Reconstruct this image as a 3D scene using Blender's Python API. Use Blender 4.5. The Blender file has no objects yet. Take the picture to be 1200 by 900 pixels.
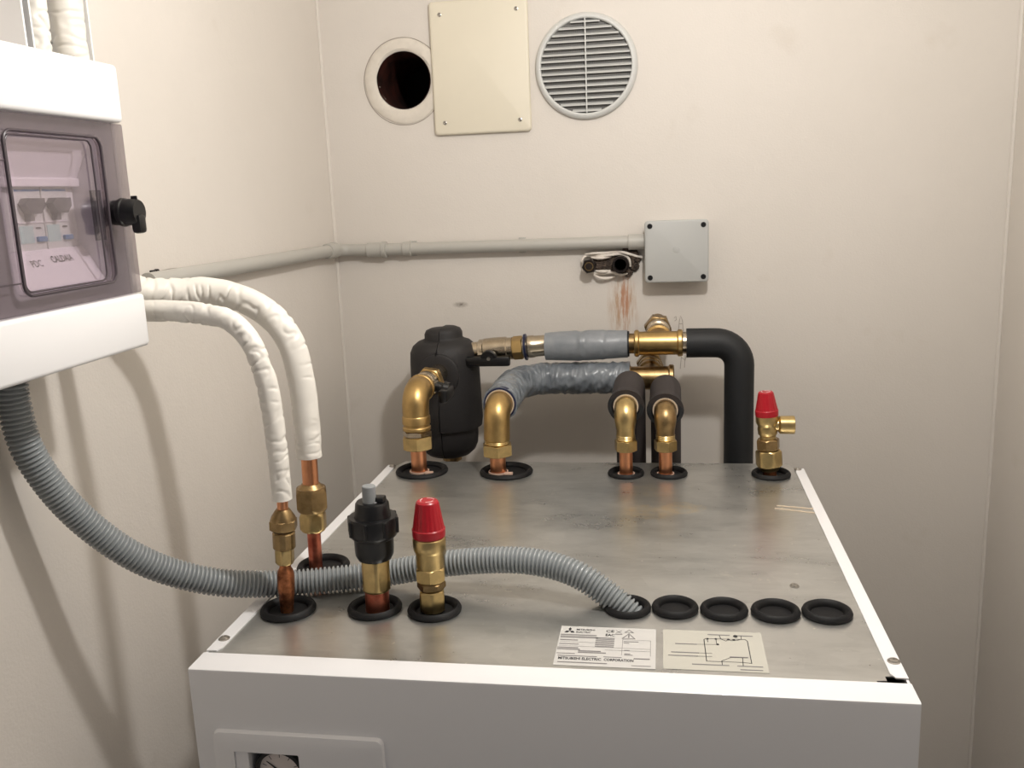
import bpy, bmesh, math, random
from mathutils import Vector, Matrix, noise

# ------------------------------------------------------------------ camera, world, light, exposure
sc = bpy.context.scene
COL = sc.collection
ZT = 1.40                      # height of the unit's top above the floor; geometry below is measured from that top
R = math.radians

cam_d = bpy.data.cameras.new('camera'); cam = bpy.data.objects.new('camera', cam_d); COL.objects.link(cam)
yaw, pitch, roll = 0.1672, 0.2055, -0.0405
fw = Vector((-math.sin(yaw)*math.cos(pitch), math.cos(yaw)*math.cos(pitch), -math.sin(pitch)))
rt = Vector((math.cos(yaw), math.sin(yaw), 0)); up = rt.cross(fw)
r2 = rt*math.cos(roll) + up*math.sin(roll); u2 = up*math.cos(roll) - rt*math.sin(roll)
m = Matrix((r2, u2, -fw)).transposed().to_4x4()
m.translation = Vector((0.4048, -0.6671, 0.3907 + ZT))
cam.matrix_world = m
cam_d.sensor_width = 36.0; cam_d.lens = 1077.1/1200*36; cam_d.clip_start = 0.02
sc.camera = cam

world = bpy.data.worlds.new('world'); sc.world = world; world.use_nodes = True
bg = world.node_tree.nodes['Background']; bg.inputs[0].default_value = (0.92, 0.88, 0.86, 1); bg.inputs[1].default_value = 0.19

LAMP = Vector((0.485, 0.085, 0.79))
ld = bpy.data.lights.new('lamp_light', 'POINT'); ld.energy = 14.8; ld.color = (1.0, 0.97, 0.935); ld.shadow_soft_size = 0.028
lo = bpy.data.objects.new('lamp_light', ld); COL.objects.link(lo); lo.location = LAMP + Vector((0, 0, ZT))

vs = sc.view_settings
vs.view_transform = 'Standard'; vs.look = 'None'; vs.gamma = 1.0; vs.use_curve_mapping = False
vs.exposure = 0.03

# ------------------------------------------------------------------ materials
def lin(c):
    return tuple(((v/255)/12.92 if v/255 <= 0.04045 else ((v/255+0.055)/1.055)**2.4) for v in c) + (1,)

class NT:
    def __init__(s, name):
        s.m = bpy.data.materials.new(name); s.m.use_nodes = True
        s.t = s.m.node_tree; s.n = s.t.nodes; s.l = s.t.links
        s.b = s.n['Principled BSDF']
        s.tc = s.n.new('ShaderNodeTexCoord')
    def node(s, typ, **kw):
        n = s.n.new(typ)
        for k, v in kw.items():
            if k.startswith('i_'):
                key = k[2:]; key = int(key) if key.isdigit() else key.replace('_', ' ')
                n.inputs[key].default_value = v
            else: setattr(n, k, v)
        return n
    def link(s, a, b): s.l.new(a, b)
    def math(s, op, a, b=None, clamp=False):
        n = s.n.new('ShaderNodeMath'); n.operation = op; n.use_clamp = clamp
        for i, v in enumerate((a, b)):
            if v is None: continue
            if isinstance(v, (int, float)): n.inputs[i].default_value = v
            else: s.l.new(v, n.inputs[i])
        return n.outputs[0]
    def noise(s, scale, detail=3, rough=0.55, vec=None, dist=0.0):
        n = s.node('ShaderNodeTexNoise'); n.inputs['Scale'].default_value = scale
        n.inputs['Detail'].default_value = detail; n.inputs['Roughness'].default_value = rough
        n.inputs['Distortion'].default_value = dist
        s.link(vec if vec is not None else s.tc.outputs['Object'], n.inputs['Vector'])
        return n.outputs['Fac']
    def ramp(s, fac, stops):
        n = s.n.new('ShaderNodeValToRGB'); e = n.color_ramp.elements
        while len(e) < len(stops): e.new(0.5)
        for i, (p, c) in enumerate(stops): e[i].position = p; e[i].color = c
        s.link(fac, n.inputs[0]); return n.outputs[0]
    def mix(s, fac, a, b):
        n = s.n.new('ShaderNodeMix'); n.data_type = 'RGBA'
        for v, i in ((fac, 0), (a, 6), (b, 7)):
            if isinstance(v, (int, float)): n.inputs[i].default_value = v
            elif isinstance(v, tuple): n.inputs[i].default_value = v
            else: s.link(v, n.inputs[i])
        return n.outputs[2]
    def bump(s, h, strength, dist=0.001):
        n = s.node('ShaderNodeBump'); n.inputs['Strength'].default_value = strength; n.inputs['Distance'].default_value = dist
        s.link(h, n.inputs['Height']); s.link(n.outputs[0], s.b.inputs['Normal'])
    def mapping(s, scale, vec=None):
        n = s.node('ShaderNodeMapping'); n.inputs['Scale'].default_value = scale
        s.link(vec if vec is not None else s.tc.outputs['Object'], n.inputs['Vector']); return n.outputs[0]

def mat(name, c, rough=0.5, metal=0.0, var=0.0, vscale=30, bump=0.0, bscale=200, bdist=0.0006, rvar=0.0, c2=None, coat=0.0, spec=None):
    s = NT(name); col = lin(c)
    s.b.inputs['Roughness'].default_value = rough; s.b.inputs['Metallic'].default_value = metal
    s.b.inputs['Coat Weight'].default_value = coat
    if spec is not None: s.b.inputs['Specular IOR Level'].default_value = spec
    if var or c2:
        other = lin(c2) if c2 else tuple(v*(1-var) for v in col[:3]) + (1,)
        f = s.noise(vscale, 4, 0.6)
        s.link(s.ramp(f, [(0.35, other), (0.62, col)]), s.b.inputs['Base Color'])
    else:
        s.b.inputs['Base Color'].default_value = col
    if rvar:
        f = s.noise(vscale*1.7, 4, 0.65)
        s.link(s.math('ADD', s.math('MULTIPLY', f, rvar*2), rough-rvar), s.b.inputs['Roughness'])
    if bump: s.bump(s.noise(bscale, 3), bump, bdist)
    return s.m

def wall_material(name, stains=False):
    s = NT(name)
    f = s.noise(1.6, 4, 0.6); g = s.noise(11, 3, 0.6)
    col = s.ramp(f, [(0.3, lin((213, 207, 199))), (0.7, lin((220, 214, 207)))])
    spots = s.ramp(g, [(0.66, (0, 0, 0, 1)), (0.8, (1, 1, 1, 1))])
    col = s.mix(s.math('MULTIPLY', spots, 0.25), col, lin((196, 186, 172)))
    if stains:
        sep = s.node('ShaderNodeSeparateXYZ'); s.link(s.tc.outputs['Object'], sep.inputs[0])
        X, Z = sep.outputs[0], sep.outputs[2]
        streak = s.noise(1.0, 4, 0.7, s.mapping((190, 1, 22)))
        def blob(x0, z0, wx, wz):
            dx = s.math('DIVIDE', s.math('SUBTRACT', X, x0), wx); dz = s.math('DIVIDE', s.math('SUBTRACT', Z, z0), wz)
            d = s.math('SQRT', s.math('ADD', s.math('MULTIPLY', dx, dx), s.math('MULTIPLY', dz, dz)))
            return s.math('SUBTRACT', 1.0, d, True)
        st = s.ramp(streak, [(0.42, (0, 0, 0, 1)), (0.62, (1, 1, 1, 1))])
        a = s.math('MULTIPLY', blob(0.338, 0.195, 0.030, 0.085), s.math('ADD', s.math('MULTIPLY', st, 1.5), 0.15), True)
        col = s.mix(s.math('MULTIPLY', a, 0.75), col, lin((178, 140, 104)))
        b = s.math('MULTIPLY', blob(0.340, 0.200, 0.012, 0.060), s.math('MULTIPLY', st, 1.7), True)
        col = s.mix(s.math('MULTIPLY', b, 0.55), col, lin((182, 112, 78)))
        # soot around the open flue hole, scuff mark by the pipework
        h = s.math('MULTIPLY', blob(-0.02, 0.58, 0.085, 0.085), s.noise(40, 4), True)
        col = s.mix(s.math('MULTIPLY', h, 0.35), col, lin((150, 140, 120)))
        k = s.math('MULTIPLY', blob(0.057, 0.203, 0.016, 0.006), s.noise(300, 3), True)
        col = s.mix(s.math('MULTIPLY', k, 1.6, True), col, lin((120, 112, 104)))
    s.link(col, s.b.inputs['Base Color'])
    s.b.inputs['Roughness'].default_value = 0.62
    s.b.inputs['Specular IOR Level'].default_value = 0.3
    h1 = s.noise(330, 2); h2 = s.noise(24, 3)
    s.bump(s.math('ADD', s.math('MULTIPLY', h1, 0.35), h2), 0.32, 0.0022)
    return s.m

def galvanised():
    s = NT('galvanised_steel')
    v = s.node('ShaderNodeTexVoronoi'); v.inputs['Scale'].default_value = 70
    s.link(s.mapping((0.7, 1, 1)), v.inputs['Vector'])
    n1 = s.noise(1.0, 5, 0.65, s.mapping((6, 15, 6)), 0.5); n2 = s.noise(75, 4, 0.7); n4 = s.noise(1.0, 4, 0.7, s.mapping((22, 90, 22)), 0.3)
    col = s.ramp(n1, [(0.30, lin((176, 176, 174))), (0.5, lin((200, 200, 197))), (0.72, lin((214, 214, 211)))])
    col = s.mix(s.math('MULTIPLY', v.outputs['Color'], 0.14), col, lin((130, 132, 130)))
    col = s.mix(s.math('MULTIPLY', s.ramp(n4, [(0.60, (0, 0, 0, 1)), (0.72, (1, 1, 1, 1))]), 0.2), col, lin((140, 139, 136)))
    # pale dried water marks, small specks and dark dots
    n3 = s.noise(13, 6, 0.75, None, 0.6)
    mk = s.ramp(n3, [(0.665, (0, 0, 0, 1)), (0.69, (1, 1, 1, 1)), (0.72, (0.2, 0.2, 0.2, 1))])
    col = s.mix(s.math('MULTIPLY', mk, 0.4), col, lin((226, 222, 212)))
    n5 = s.noise(140, 2, 0.5)
    col = s.mix(s.math('MULTIPLY', s.ramp(n5, [(0.735, (0, 0, 0, 1)), (0.75, (1, 1, 1, 1))]), 0.7), col, lin((232, 229, 220)))
    col = s.mix(s.math('MULTIPLY', s.ramp(n5, [(0.235, (1, 1, 1, 1)), (0.25, (0, 0, 0, 1))]), 0.4), col, lin((70, 66, 62)))
    sep = s.node('ShaderNodeSeparateXYZ'); s.link(s.tc.outputs['Object'], sep.inputs[0])
    wob = s.noise(45, 4, 0.7)
    def blob(x0, y0, wx, wy):
        dx = s.math('DIVIDE', s.math('SUBTRACT', sep.outputs[0], x0), wx); dy = s.math('DIVIDE', s.math('SUBTRACT', sep.outputs[1], y0), wy)
        d = s.math('SQRT', s.math('ADD', s.math('MULTIPLY', dx, dx), s.math('MULTIPLY', dy, dy)))
        return s.math('MULTIPLY', s.math('SUBTRACT', 1.25, s.math('ADD', d, s.math('MULTIPLY', s.math('SUBTRACT', wob, 0.5), 1.6)), True), 3.0, True)
    ox, oy = 0.2975, 0.31                      # the unit's origin
    for bx, by, wx, wy, k in ((0.4275, 0.433, 0.024, 0.018, 0.65), (0.388, 0.417, 0.028, 0.022, 0.6), (0.385, 0.50, 0.03, 0.025, 0.3)):
        col = s.mix(s.math('MULTIPLY', s.math('MULTIPLY', blob(bx-ox, by-oy, wx, wy), s.ramp(n2, [(0.35, (0.1, 0.1, 0.1, 1)), (0.62, (1, 1, 1, 1))])), k), col, lin((222, 208, 180)))
    s.link(col, s.b.inputs['Base Color'])
    s.b.inputs['Metallic'].default_value = 0.85
    r = s.math('ADD', s.math('MULTIPLY', n1, 0.18), s.math('MULTIPLY', n2, 0.10))
    s.link(s.math('ADD', r, 0.16), s.b.inputs['Roughness'])
    s.bump(s.math('ADD', s.noise(9, 2), s.math('MULTIPLY', n2, 0.12)), 0.10, 0.002)
    return s.m

def smoked(name, tint, dif, mixd):
    s = NT(name)
    out = s.n['Material Output']
    tr = s.node('ShaderNodeBsdfTransparent'); tr.inputs[0].default_value = lin(tint)
    gl = s.node('ShaderNodeBsdfGlossy'); gl.inputs['Roughness'].default_value = 0.08
    df = s.node('ShaderNodeBsdfDiffuse'); df.inputs[0].default_value = lin(dif)
    lw = s.node('ShaderNodeLayerWeight'); lw.inputs[0].default_value = 0.2
    a = s.node('ShaderNodeMixShader'); s.link(s.math('MULTIPLY', lw.outputs['Fresnel'], 0.5), a.inputs[0])
    b = s.node('ShaderNodeMixShader'); b.inputs[0].default_value = mixd
    s.link(tr.outputs[0], b.inputs[1]); s.link(df.outputs[0], b.inputs[2])
    s.link(b.outputs[0], a.inputs[1]); s.link(gl.outputs[0], a.inputs[2]); s.link(a.outputs[0], out.inputs[0])
    return s.m

def tape(name, c, c2, rough):
    s = NT(name)
    f = s.noise(35, 4, 0.6)
    s.link(s.ramp(f, [(0.3, lin(c2)), (0.7, lin(c))]), s.b.inputs['Base Color'])
    s.b.inputs['Roughness'].default_value = rough
    s.bump(s.noise(120, 3, 0.6, None, 1.5), 0.25, 0.001)
    return s.m

M = {
 'wall': wall_material('wall_paint'), 'wall_back': wall_material('wall_paint_stained', True),
 'ceiling': mat('ceiling_paint', (226, 220, 210), 0.8), 'floor': mat('floor_tile', (150, 132, 112), 0.5, var=0.15, vscale=5),
 'white_steel': mat('white_enamel', (236, 236, 238), 0.33, coat=0.2),
 'galv': galvanised(),
 'rubber': mat('black_rubber', (15, 15, 17), 0.6, bump=0.1, bscale=300, spec=0.3),
 'plug': mat('black_membrane', (24, 24, 26), 0.5),
 'brass': mat('yellow_brass', (208, 182, 128), 0.30, 1.0, var=0.25, vscale=60, rvar=0.06),
 'brass_dark': mat('aged_brass', (164, 138, 98), 0.36, 1.0, var=0.35, vscale=70, rvar=0.08),
 'bronze': mat('bronze_tee', (200, 168, 112), 0.36, 1.0, var=0.2, vscale=40),
 'nickel': mat('nickel_plate', (196, 182, 160), 0.25, 1.0, var=0.2, vscale=50),
 'copper': mat('copper', (234, 164, 122), 0.33, 1.0, var=0.12, vscale=50, rvar=0.06),
 'copper_red': mat('heated_copper', (220, 136, 110), 0.38, 1.0, c2=(170, 88, 70), vscale=45),
 'copper_burnt': mat('burnt_copper', (206, 134, 92), 0.4, 1.0, c2=(92, 54, 38), vscale=70),
 'red': mat('red_plastic', (170, 16, 32), 0.34, var=0.1, vscale=80),
 'red_print': mat('pale_print', (226, 190, 190), 0.5),
 'black_plastic': mat('black_plastic', (13, 13, 15), 0.35),
 'grey_plastic': mat('grey_plastic', (138, 142, 144), 0.45),
 'foam': mat('black_foam', (33, 31, 32), 0.62, bump=0.35, bscale=420, bdist=0.0008),
 'sleeve': mat('black_sleeve', (22, 24, 27), 0.6, bump=0.15, bscale=300),
 'sleeve_warm': mat('brown_black_sleeve', (48, 42, 42), 0.66, bump=0.2, bscale=300),
 'sleeve_edge': mat('sleeve_edge', (206, 190, 168), 0.6),
 'white_wrap': mat('white_wrap', (238, 234, 226), 0.42, var=0.04, vscale=30, bump=0.1, bscale=160),
 'tape': tape('grey_tape', (140, 144, 149), (120, 125, 130), 0.34),
 'tape_dark': tape('grey_tape_wrinkled', (132, 138, 144), (94, 100, 107), 0.28),
 'conduit': mat('grey_conduit', (146, 151, 153), 0.26),
 'pvc': mat('grey_pvc', (178, 176, 170), 0.42), 'jbox': mat('grey_box', (178, 179, 177), 0.45),
 'board': mat('white_board', (240, 240, 241), 0.35), 'board_in': mat('white_board_inner', (226, 222, 228), 0.5),
 'smoked': smoked('smoked_plastic', (224, 220, 222), (134, 127, 130), 0.2), 'smoked_clear': smoked('smoked_window', (248, 244, 247), (150, 140, 146), 0.02), 'smoke_rim': mat('smoked_rim', (74, 66, 72), 0.25),
 'breaker': mat('breaker_grey', (206, 208, 206), 0.5), 'toggle': mat('toggle_grey', (84, 84, 86), 0.5),
 'blue': mat('blue_print', (58, 110, 160), 0.5), 'teal': mat('pale_teal', (176, 202, 200), 0.4), 'ink': mat('ink', (40, 38, 42), 0.6),
 'cream': mat('cream_plastic', (224, 217, 199), 0.45, var=0.03, vscale=8),
 'grille': mat('grille_plastic', (206, 207, 205), 0.45), 'mesh': mat('insect_mesh', (150, 148, 144), 0.7),
 'plaster': mat('rough_plaster', (222, 215, 204), 0.8, var=0.1, vscale=40, bump=0.4, bscale=90, bdist=0.002),
 'mortar': mat('dark_mortar', (96, 82, 72), 0.9, c2=(44, 36, 32), vscale=120, bump=0.8, bscale=220, bdist=0.004),
 'mastic': mat('white_mastic', (224, 216, 206), 0.5), 'flue': mat('flue_lining', (74, 36, 28), 0.55, c2=(30, 15, 12), vscale=30, bump=0.4, bscale=60, bdist=0.003),
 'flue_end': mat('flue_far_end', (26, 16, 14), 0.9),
 'black_iron': mat('black_iron', (38, 32, 30), 0.4, 0.6), 'screw': mat('zinc_screw', (176, 172, 166), 0.28, 1.0),
 'label': mat('label_paper', (202, 201, 198), 0.4), 'label2': mat('label_paper_aged', (190, 188, 178), 0.45),
 'print': mat('print_black', (38, 38, 42), 0.6), 'print_grey': mat('print_grey', (128, 126, 126), 0.6), 'line': mat('print_rule', (150, 148, 148), 0.6),
 'bin': mat('print_pale', (190, 188, 186), 0.6),
 'dial': mat('dial_white', (226, 216, 210), 0.5), 'blue_ring': mat('blue_ring', (22, 30, 62), 0.4),
 'pencil': mat('pencil', (158, 148, 138), 0.8), 'wire': mat('wire_grey', (150, 144, 136), 0.4, 0.5),
 'clip': mat('cream_clip', (206, 176, 158), 0.5), 'lamp_white': mat('lampholder_white', (228, 226, 220), 0.4),
}

# ------------------------------------------------------------------ mesh helpers
def V(*a): return Vector(a)
def frame(d):
    d = d.normalized(); a = V(0, 0, 1) if abs(d.z) < 0.9 else V(1, 0, 0)
    x = a.cross(d).normalized(); return x, d.cross(x), d

class MB:
    def __init__(s): s.v = []; s.f = []
    def add(s, vs_, fs_):
        o = len(s.v); s.v += [Vector(v) for v in vs_]; s.f += [[i+o for i in f] for f in fs_]; return s
    def rings(s, rings, closed=False, cap=True):
        o = len(s.v); n = len(rings[0])
        for r_ in rings: s.v += r_
        k = len(rings)
        for i in range(k if closed else k-1):
            a = o+i*n; b = o+((i+1) % k)*n
            for j in range(n):
                s.f.append([a+j, a+(j+1) % n, b+(j+1) % n, b+j])
        if cap and not closed:
            s.f.append([o+j for j in range(n)][::-1]); s.f.append([o+(k-1)*n+j for j in range(n)])
        return s
    def lathe(s, o, d, prof, seg=32, phase=0.0, cap=True):
        o = Vector(o); x, y, z = frame(Vector(d)); rs = []
        for t, r in prof:
            r = max(r, 1e-5)
            rs.append([o + z*t + x*(r*math.cos(phase+2*math.pi*i/seg)) + y*(r*math.sin(phase+2*math.pi*i/seg)) for i in range(seg)])
        return s.rings(rs, False, cap)
    def hexn(s, o, d, t0, t1, af, phase=0.0, ch=0.12):
        # hexagonal nut with chamfered corners: a cone cuts the six corners at both ends
        o = Vector(o); x, y, z = frame(Vector(d)); rc = af/2/math.cos(math.pi/6); ri = af/2
        N = 36; rs = []
        def ring(t, k):
            out = []
            for i in range(N):
                a = phase+2*math.pi*i/N
                hexr = ri/math.cos(((a-phase) % (math.pi/3)) - math.pi/6)
                r = min(hexr, k); out.append(o+z*t+x*r*math.cos(a)+y*r*math.sin(a))
            return out
        h = abs(t1-t0)*ch
        sgn = 1 if t1 > t0 else -1
        for t, k in ((t0, ri*0.97), (t0+sgn*h*0.5, ri*1.06), (t0+sgn*h, rc), (t1-sgn*h, rc), (t1-sgn*h*0.5, ri*1.06), (t1, ri*0.97)):
            rs.append(ring(t, k))
        return s.rings(rs)
    def tube(s, path, rad, seg=20, cap=True):
        n = len(path); rs = []
        T = [(path[min(i+1, n-1)]-path[max(i-1, 0)]).normalized() for i in range(n)]
        x, y, z = frame(T[0]); acc = 0
        for i in range(n):
            if i:
                x = (x - T[i]*x.dot(T[i])).normalized(); acc += (path[i]-path[i-1]).length
            y = T[i].cross(x)
            ring = []
            for j in range(seg):
                a = 2*math.pi*j/seg
                r = rad(acc, a, i/(n-1)) if callable(rad) else rad
                ring.append(path[i] + x*(r*math.cos(a)) + y*(r*math.sin(a)))
            rs.append(ring)
        return s.rings(rs, False, cap)
    def box(s, lo_, hi_, bev=0.0, seg=2):
        bm = bmesh.new(); bmesh.ops.create_cube(bm, size=1.0)
        lo_, hi_ = Vector(lo_), Vector(hi_)
        for v in bm.verts:
            v.co = Vector([(lo_[i]+hi_[i])/2 + v.co[i]*(hi_[i]-lo_[i]) for i in range(3)])
        if bev: bmesh.ops.bevel(bm, geom=bm.edges[:], offset=bev, segments=seg, profile=0.5, affect='EDGES')
        bm.verts.index_update(); s.add([v.co for v in bm.verts], [[v.index for v in f.verts] for f in bm.faces]); bm.free(); return s
    def prism(s, poly, fn, h0, h1):
        # poly: 2-D outline; fn(u, v, h) gives the point
        n = len(poly)
        return s.add([fn(u, v, h0) for u, v in poly] + [fn(u, v, h1) for u, v in poly],
                     [list(range(n))[::-1], list(range(n, 2*n))] + [[i, (i+1) % n, n+(i+1) % n, n+i] for i in range(n)])
    def sphere(s, c, r, seg=24, sc_=(1, 1, 1)):
        c = Vector(c); k = seg//2; rs = []
        for i in range(k+1):
            t = math.pi*i/k; rr = max(math.sin(t), 1e-4)
            rs.append([c+V(r*sc_[0]*rr*math.cos(2*math.pi*j/seg), r*sc_[1]*rr*math.sin(2*math.pi*j/seg), -r*sc_[2]*math.cos(t)) for j in range(seg)])
        return s.rings(rs)
    def build(s, name, material, parent=None, origin=(0, 0, 0), smooth=True, angle=35):
        origin = Vector(parent['_o']) if parent is not None and '_o' in parent else Vector(origin)
        me = bpy.data.meshes.new(name)
        me.from_pydata([tuple(v-origin) for v in s.v], [], s.f)
        bm = bmesh.new(); bm.from_mesh(me); bmesh.ops.recalc_face_normals(bm, faces=bm.faces[:]); bm.to_mesh(me); bm.free()
        me.materials.append(M[material])
        if smooth:
            me.polygons.foreach_set('use_smooth', [True]*len(me.polygons)); me.set_sharp_from_angle(angle=R(angle))
        o = bpy.data.objects.new(name, me); COL.objects.link(o)
        if parent is not None:
            o.parent = parent; o['_o'] = tuple(origin)
        else:
            o.location = origin + Vector((0, 0, ZT)); o['_o'] = tuple(origin)
        return o

def tag(o, label, cat, group=None):
    o['label'] = label; o['category'] = cat
    if group: o['group'] = group
    return o
def thing(name, label, cat, org, group=None):
    o = bpy.data.objects.new(name, None); COL.objects.link(o); o.empty_display_size = 0.03
    o.location = Vector(org) + Vector((0, 0, ZT)); o['_o'] = tuple(org)
    return tag(o, label, cat, group)
def struct(o): o['kind'] = 'structure'; return o

def spline(pts, step=0.004):
    pts = [Vector(p) for p in pts]; P = [2*pts[0]-pts[1]] + pts + [2*pts[-1]-pts[-2]]; out = []
    for i in range(1, len(P)-2):
        a, b, c, d = P[i-1:i+3]; n = max(2, int((c-b).length/step))
        for k in range(n):
            t = k/n
            out.append(0.5*((2*b)+(c-a)*t+(2*a-5*b+4*c-d)*t*t+(-a+3*b-3*c+d)*t**3))
    out.append(pts[-1]); return out
def even(path, step):
    L = [0]
    for a, b in zip(path[:-1], path[1:]): L.append(L[-1]+(b-a).length)
    n = max(2, int(L[-1]/step)); out = []; j = 0
    for i in range(n+1):
        d = L[-1]*i/n
        while j < len(L)-2 and L[j+1] < d: j += 1
        t = (d-L[j])/max(L[j+1]-L[j], 1e-9); out.append(path[j].lerp(path[j+1], t))
    return out
def bend(a, corner, b, rad, n=14):
    # straight a -> corner -> straight b with a rounded corner
    a, c, b = Vector(a), Vector(corner), Vector(b); u = (a-c).normalized(); w = (b-c).normalized()
    ang = u.angle(w); d = rad/math.tan(ang/2); p0 = c+u*d; p1 = c+w*d
    cen = c+(u+w).normalized()*(rad/math.sin(ang/2)); out = [a]
    e0 = p0-cen; e1 = p1-cen; th = e0.angle(e1)
    for i in range(n+1):
        t = i/n; out.append(cen+(e0*math.sin((1-t)*th)+e1*math.sin(t*th))/math.sin(th))
    out.append(b); return out
def rrect(x0, y0, x1, y1, r, n=6):
    out = []
    for cx, cy, a0 in ((x1-r, y1-r, 0), (x0+r, y1-r, 90), (x0+r, y0+r, 180), (x1-r, y0+r, 270)):
        for i in range(n+1):
            a = R(a0+90*i/n); out.append((cx+r*math.cos(a), cy+r*math.sin(a)))
    return out
def text_mesh(body, size, fn, width=None, bold=0.0):
    cu = bpy.data.curves.new('lettering', 'FONT'); cu.body = body; cu.size = 1.0; cu.offset = bold; cu.resolution_u = 2
    ob = bpy.data.objects.new('lettering', cu); COL.objects.link(ob)
    bpy.context.view_layer.update()
    me = bpy.data.meshes.new_from_object(ob.evaluated_get(bpy.context.evaluated_depsgraph_get()))
    vsx = [v.co.copy() for v in me.vertices]; fs = [list(p.vertices) for p in me.polygons]
    bpy.data.objects.remove(ob); bpy.data.curves.remove(cu); bpy.data.meshes.remove(me)
    w = max(v.x for v in vsx)-min(v.x for v in vsx); x0 = min(v.x for v in vsx)
    k = (width/w) if width else size
    return [fn((v.x-x0)*k, v.y*size) for v in vsx], fs

XL, XR, YB, YF, ZC, ZF = -0.1627, 0.9359, 0.8908, -0.55, 1.02, -ZT

# ------------------------------------------------------------------ room
struct(MB().box((XL-0.1, YF-1.2, ZF-0.05), (XR+0.1, YB+0.25, ZF)).build('floor', 'floor', smooth=False))
struct(MB().box((XL-0.1, YF-0.1, ZC), (XR+0.1, YB+0.25, ZC+0.05)).build('ceiling', 'ceiling', smooth=False))
struct(MB().box((XL-0.1, YF, ZF), (XL, YB+0.2, ZC)).build('wall_left', 'wall', smooth=False))
struct(MB().box((XR, YF, ZF), (XR+0.1, YB+0.2, ZC)).build('wall_right', 'wall', smooth=False))

# back wall: one slab with the round flue hole cut through its face
HX, HZ, HR = -0.0206, 0.5805, 0.0465
def wall_with_hole():
    b = MB(); n = 48
    sq = []
    for i in range(n):
        a = 2*math.pi*i/n; c, s_ = math.cos(a), math.sin(a); k = 0.1/max(abs(c), abs(s_)); sq.append((HX+c*k, HZ+s_*k))
    circ = [(HX+HR*math.cos(2*math.pi*i/n), HZ+HR*math.sin(2*math.pi*i/n)) for i in range(n)]
    vs_ = [V(x, YB, z) for x, z in sq] + [V(x, YB, z) for x, z in circ] + [V(x, YB+0.2, z) for x, z in circ]
    fs_ = [[i, (i+1) % n, n+(i+1) % n, n+i] for i in range(n)] + [[n+i, n+(i+1) % n, 2*n+(i+1) % n, 2*n+i] for i in range(n)]
    b.add(vs_, fs_)
    x0, x1, x2, x3 = XL, HX-0.1, HX+0.1, XR; z0, z1, z2, z3 = ZF, HZ-0.1, HZ+0.1, ZC
    for (a, c, d, e) in ((x0, x3, z0, z1), (x0, x3, z2, z3), (x0, x1, z1, z2), (x2, x3, z1, z2)):
        b.add([V(a, YB, d), V(c, YB, d), V(c, YB, e), V(a, YB, e)], [[0, 1, 2, 3]])
    return b
wb = struct(wall_with_hole().build('wall_back', 'wall_back', smooth=False))
MB().lathe((HX, YB+0.19, HZ), (0, -1, 0), [(0, HR-0.001), (0.192, HR-0.001)], 40, cap=False).build('hole_lining', 'flue', wb)
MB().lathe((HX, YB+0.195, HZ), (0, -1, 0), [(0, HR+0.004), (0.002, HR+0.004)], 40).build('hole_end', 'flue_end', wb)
# plaster collar round the hole, slightly uneven
b = MB(); rs = []
for k, (rr, dy) in enumerate(((HR-0.0005, 0.012), (HR, -0.001), (HR+0.004, -0.0035), (HR+0.012, -0.003), (0.0645, -0.0025), (0.067, -0.001), (0.0675, 0.001))):
    rs.append([V(HX+0.0005+(rr+0.0012*noise.noise(V(math.cos(a)*3, math.sin(a)*3, k)))*math.cos(a), YB+dy, HZ-0.002*(k/6)+(rr*1.02+0.0012*noise.noise(V(math.cos(a)*3, math.sin(a)*3, k)))*math.sin(a)) for a in [2*math.pi*i/64 for i in range(64)]])
b.rings(rs, cap=False).build('hole_collar', 'plaster', wb)
# a thin crack round the collar
MB().tube([V(HX+0.0685*math.cos(R(a)), YB-0.0002, HZ-0.002+0.070*math.sin(R(a))) for a in range(40, 321, 5)], 0.0006, 6).build('crack', 'pencil', wb)
# faint pencil letters beside the pipework
for pts in ([(0.4300, 0.151), (0.4312, 0.168), (0.4335, 0.1765), (0.4365, 0.168), (0.4375, 0.150)], [(0.4308, 0.163), (0.437, 0.163)],
            [(0.4225, 0.173), (0.4255, 0.176), (0.4265, 0.170), (0.4235, 0.168)], [(0.4345, 0.107), (0.4325, 0.086)], [(0.441, 0.110), (0.4395, 0.088)], [(0.4345, 0.106), (0.441, 0.1005), (0.4425, 0.108)]):
    MB().tube([V(x, YB-0.0001, z) for x, z in pts], 0.0005, 5).build('pencil_mark', 'pencil', wb)
# narrow corner beads where the plaster meets
struct(MB().tube([V(XL+0.001, YB-0.001, z) for z in (ZF, ZC)], 0.004, 8).build('trim_1', 'wall', smooth=True))
struct(MB().tube([V(XR-0.001, YB-0.001, z) for z in (ZF, ZC)], 0.004, 8).build('trim_2', 'wall', smooth=True))

# ceiling lamp above the unit (its light is set at the top)
t = thing('pendant_lamp', 'bare bulb pendant lamp hanging from the ceiling above the unit', 'lamp', (LAMP.x, LAMP.y, ZC))
MB().lathe((LAMP.x, LAMP.y, ZC), (0, 0, -1), [(0, 0.035), (0.012, 0.034), (0.02, 0.02)], 24).build('ceiling_rose', 'lamp_white', t)
MB().tube([V(LAMP.x, LAMP.y, ZC-0.018), V(LAMP.x, LAMP.y, LAMP.z+0.085)], 0.003, 8).build('flex', 'lamp_white', t)
MB().lathe((LAMP.x, LAMP.y, LAMP.z+0.035), (0, 0, 1), [(0, 0.0135), (0.03, 0.0135), (0.035, 0.019), (0.05, 0.017), (0.056, 0.006)], 20).build('lampholder', 'lamp_white', t)

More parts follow.
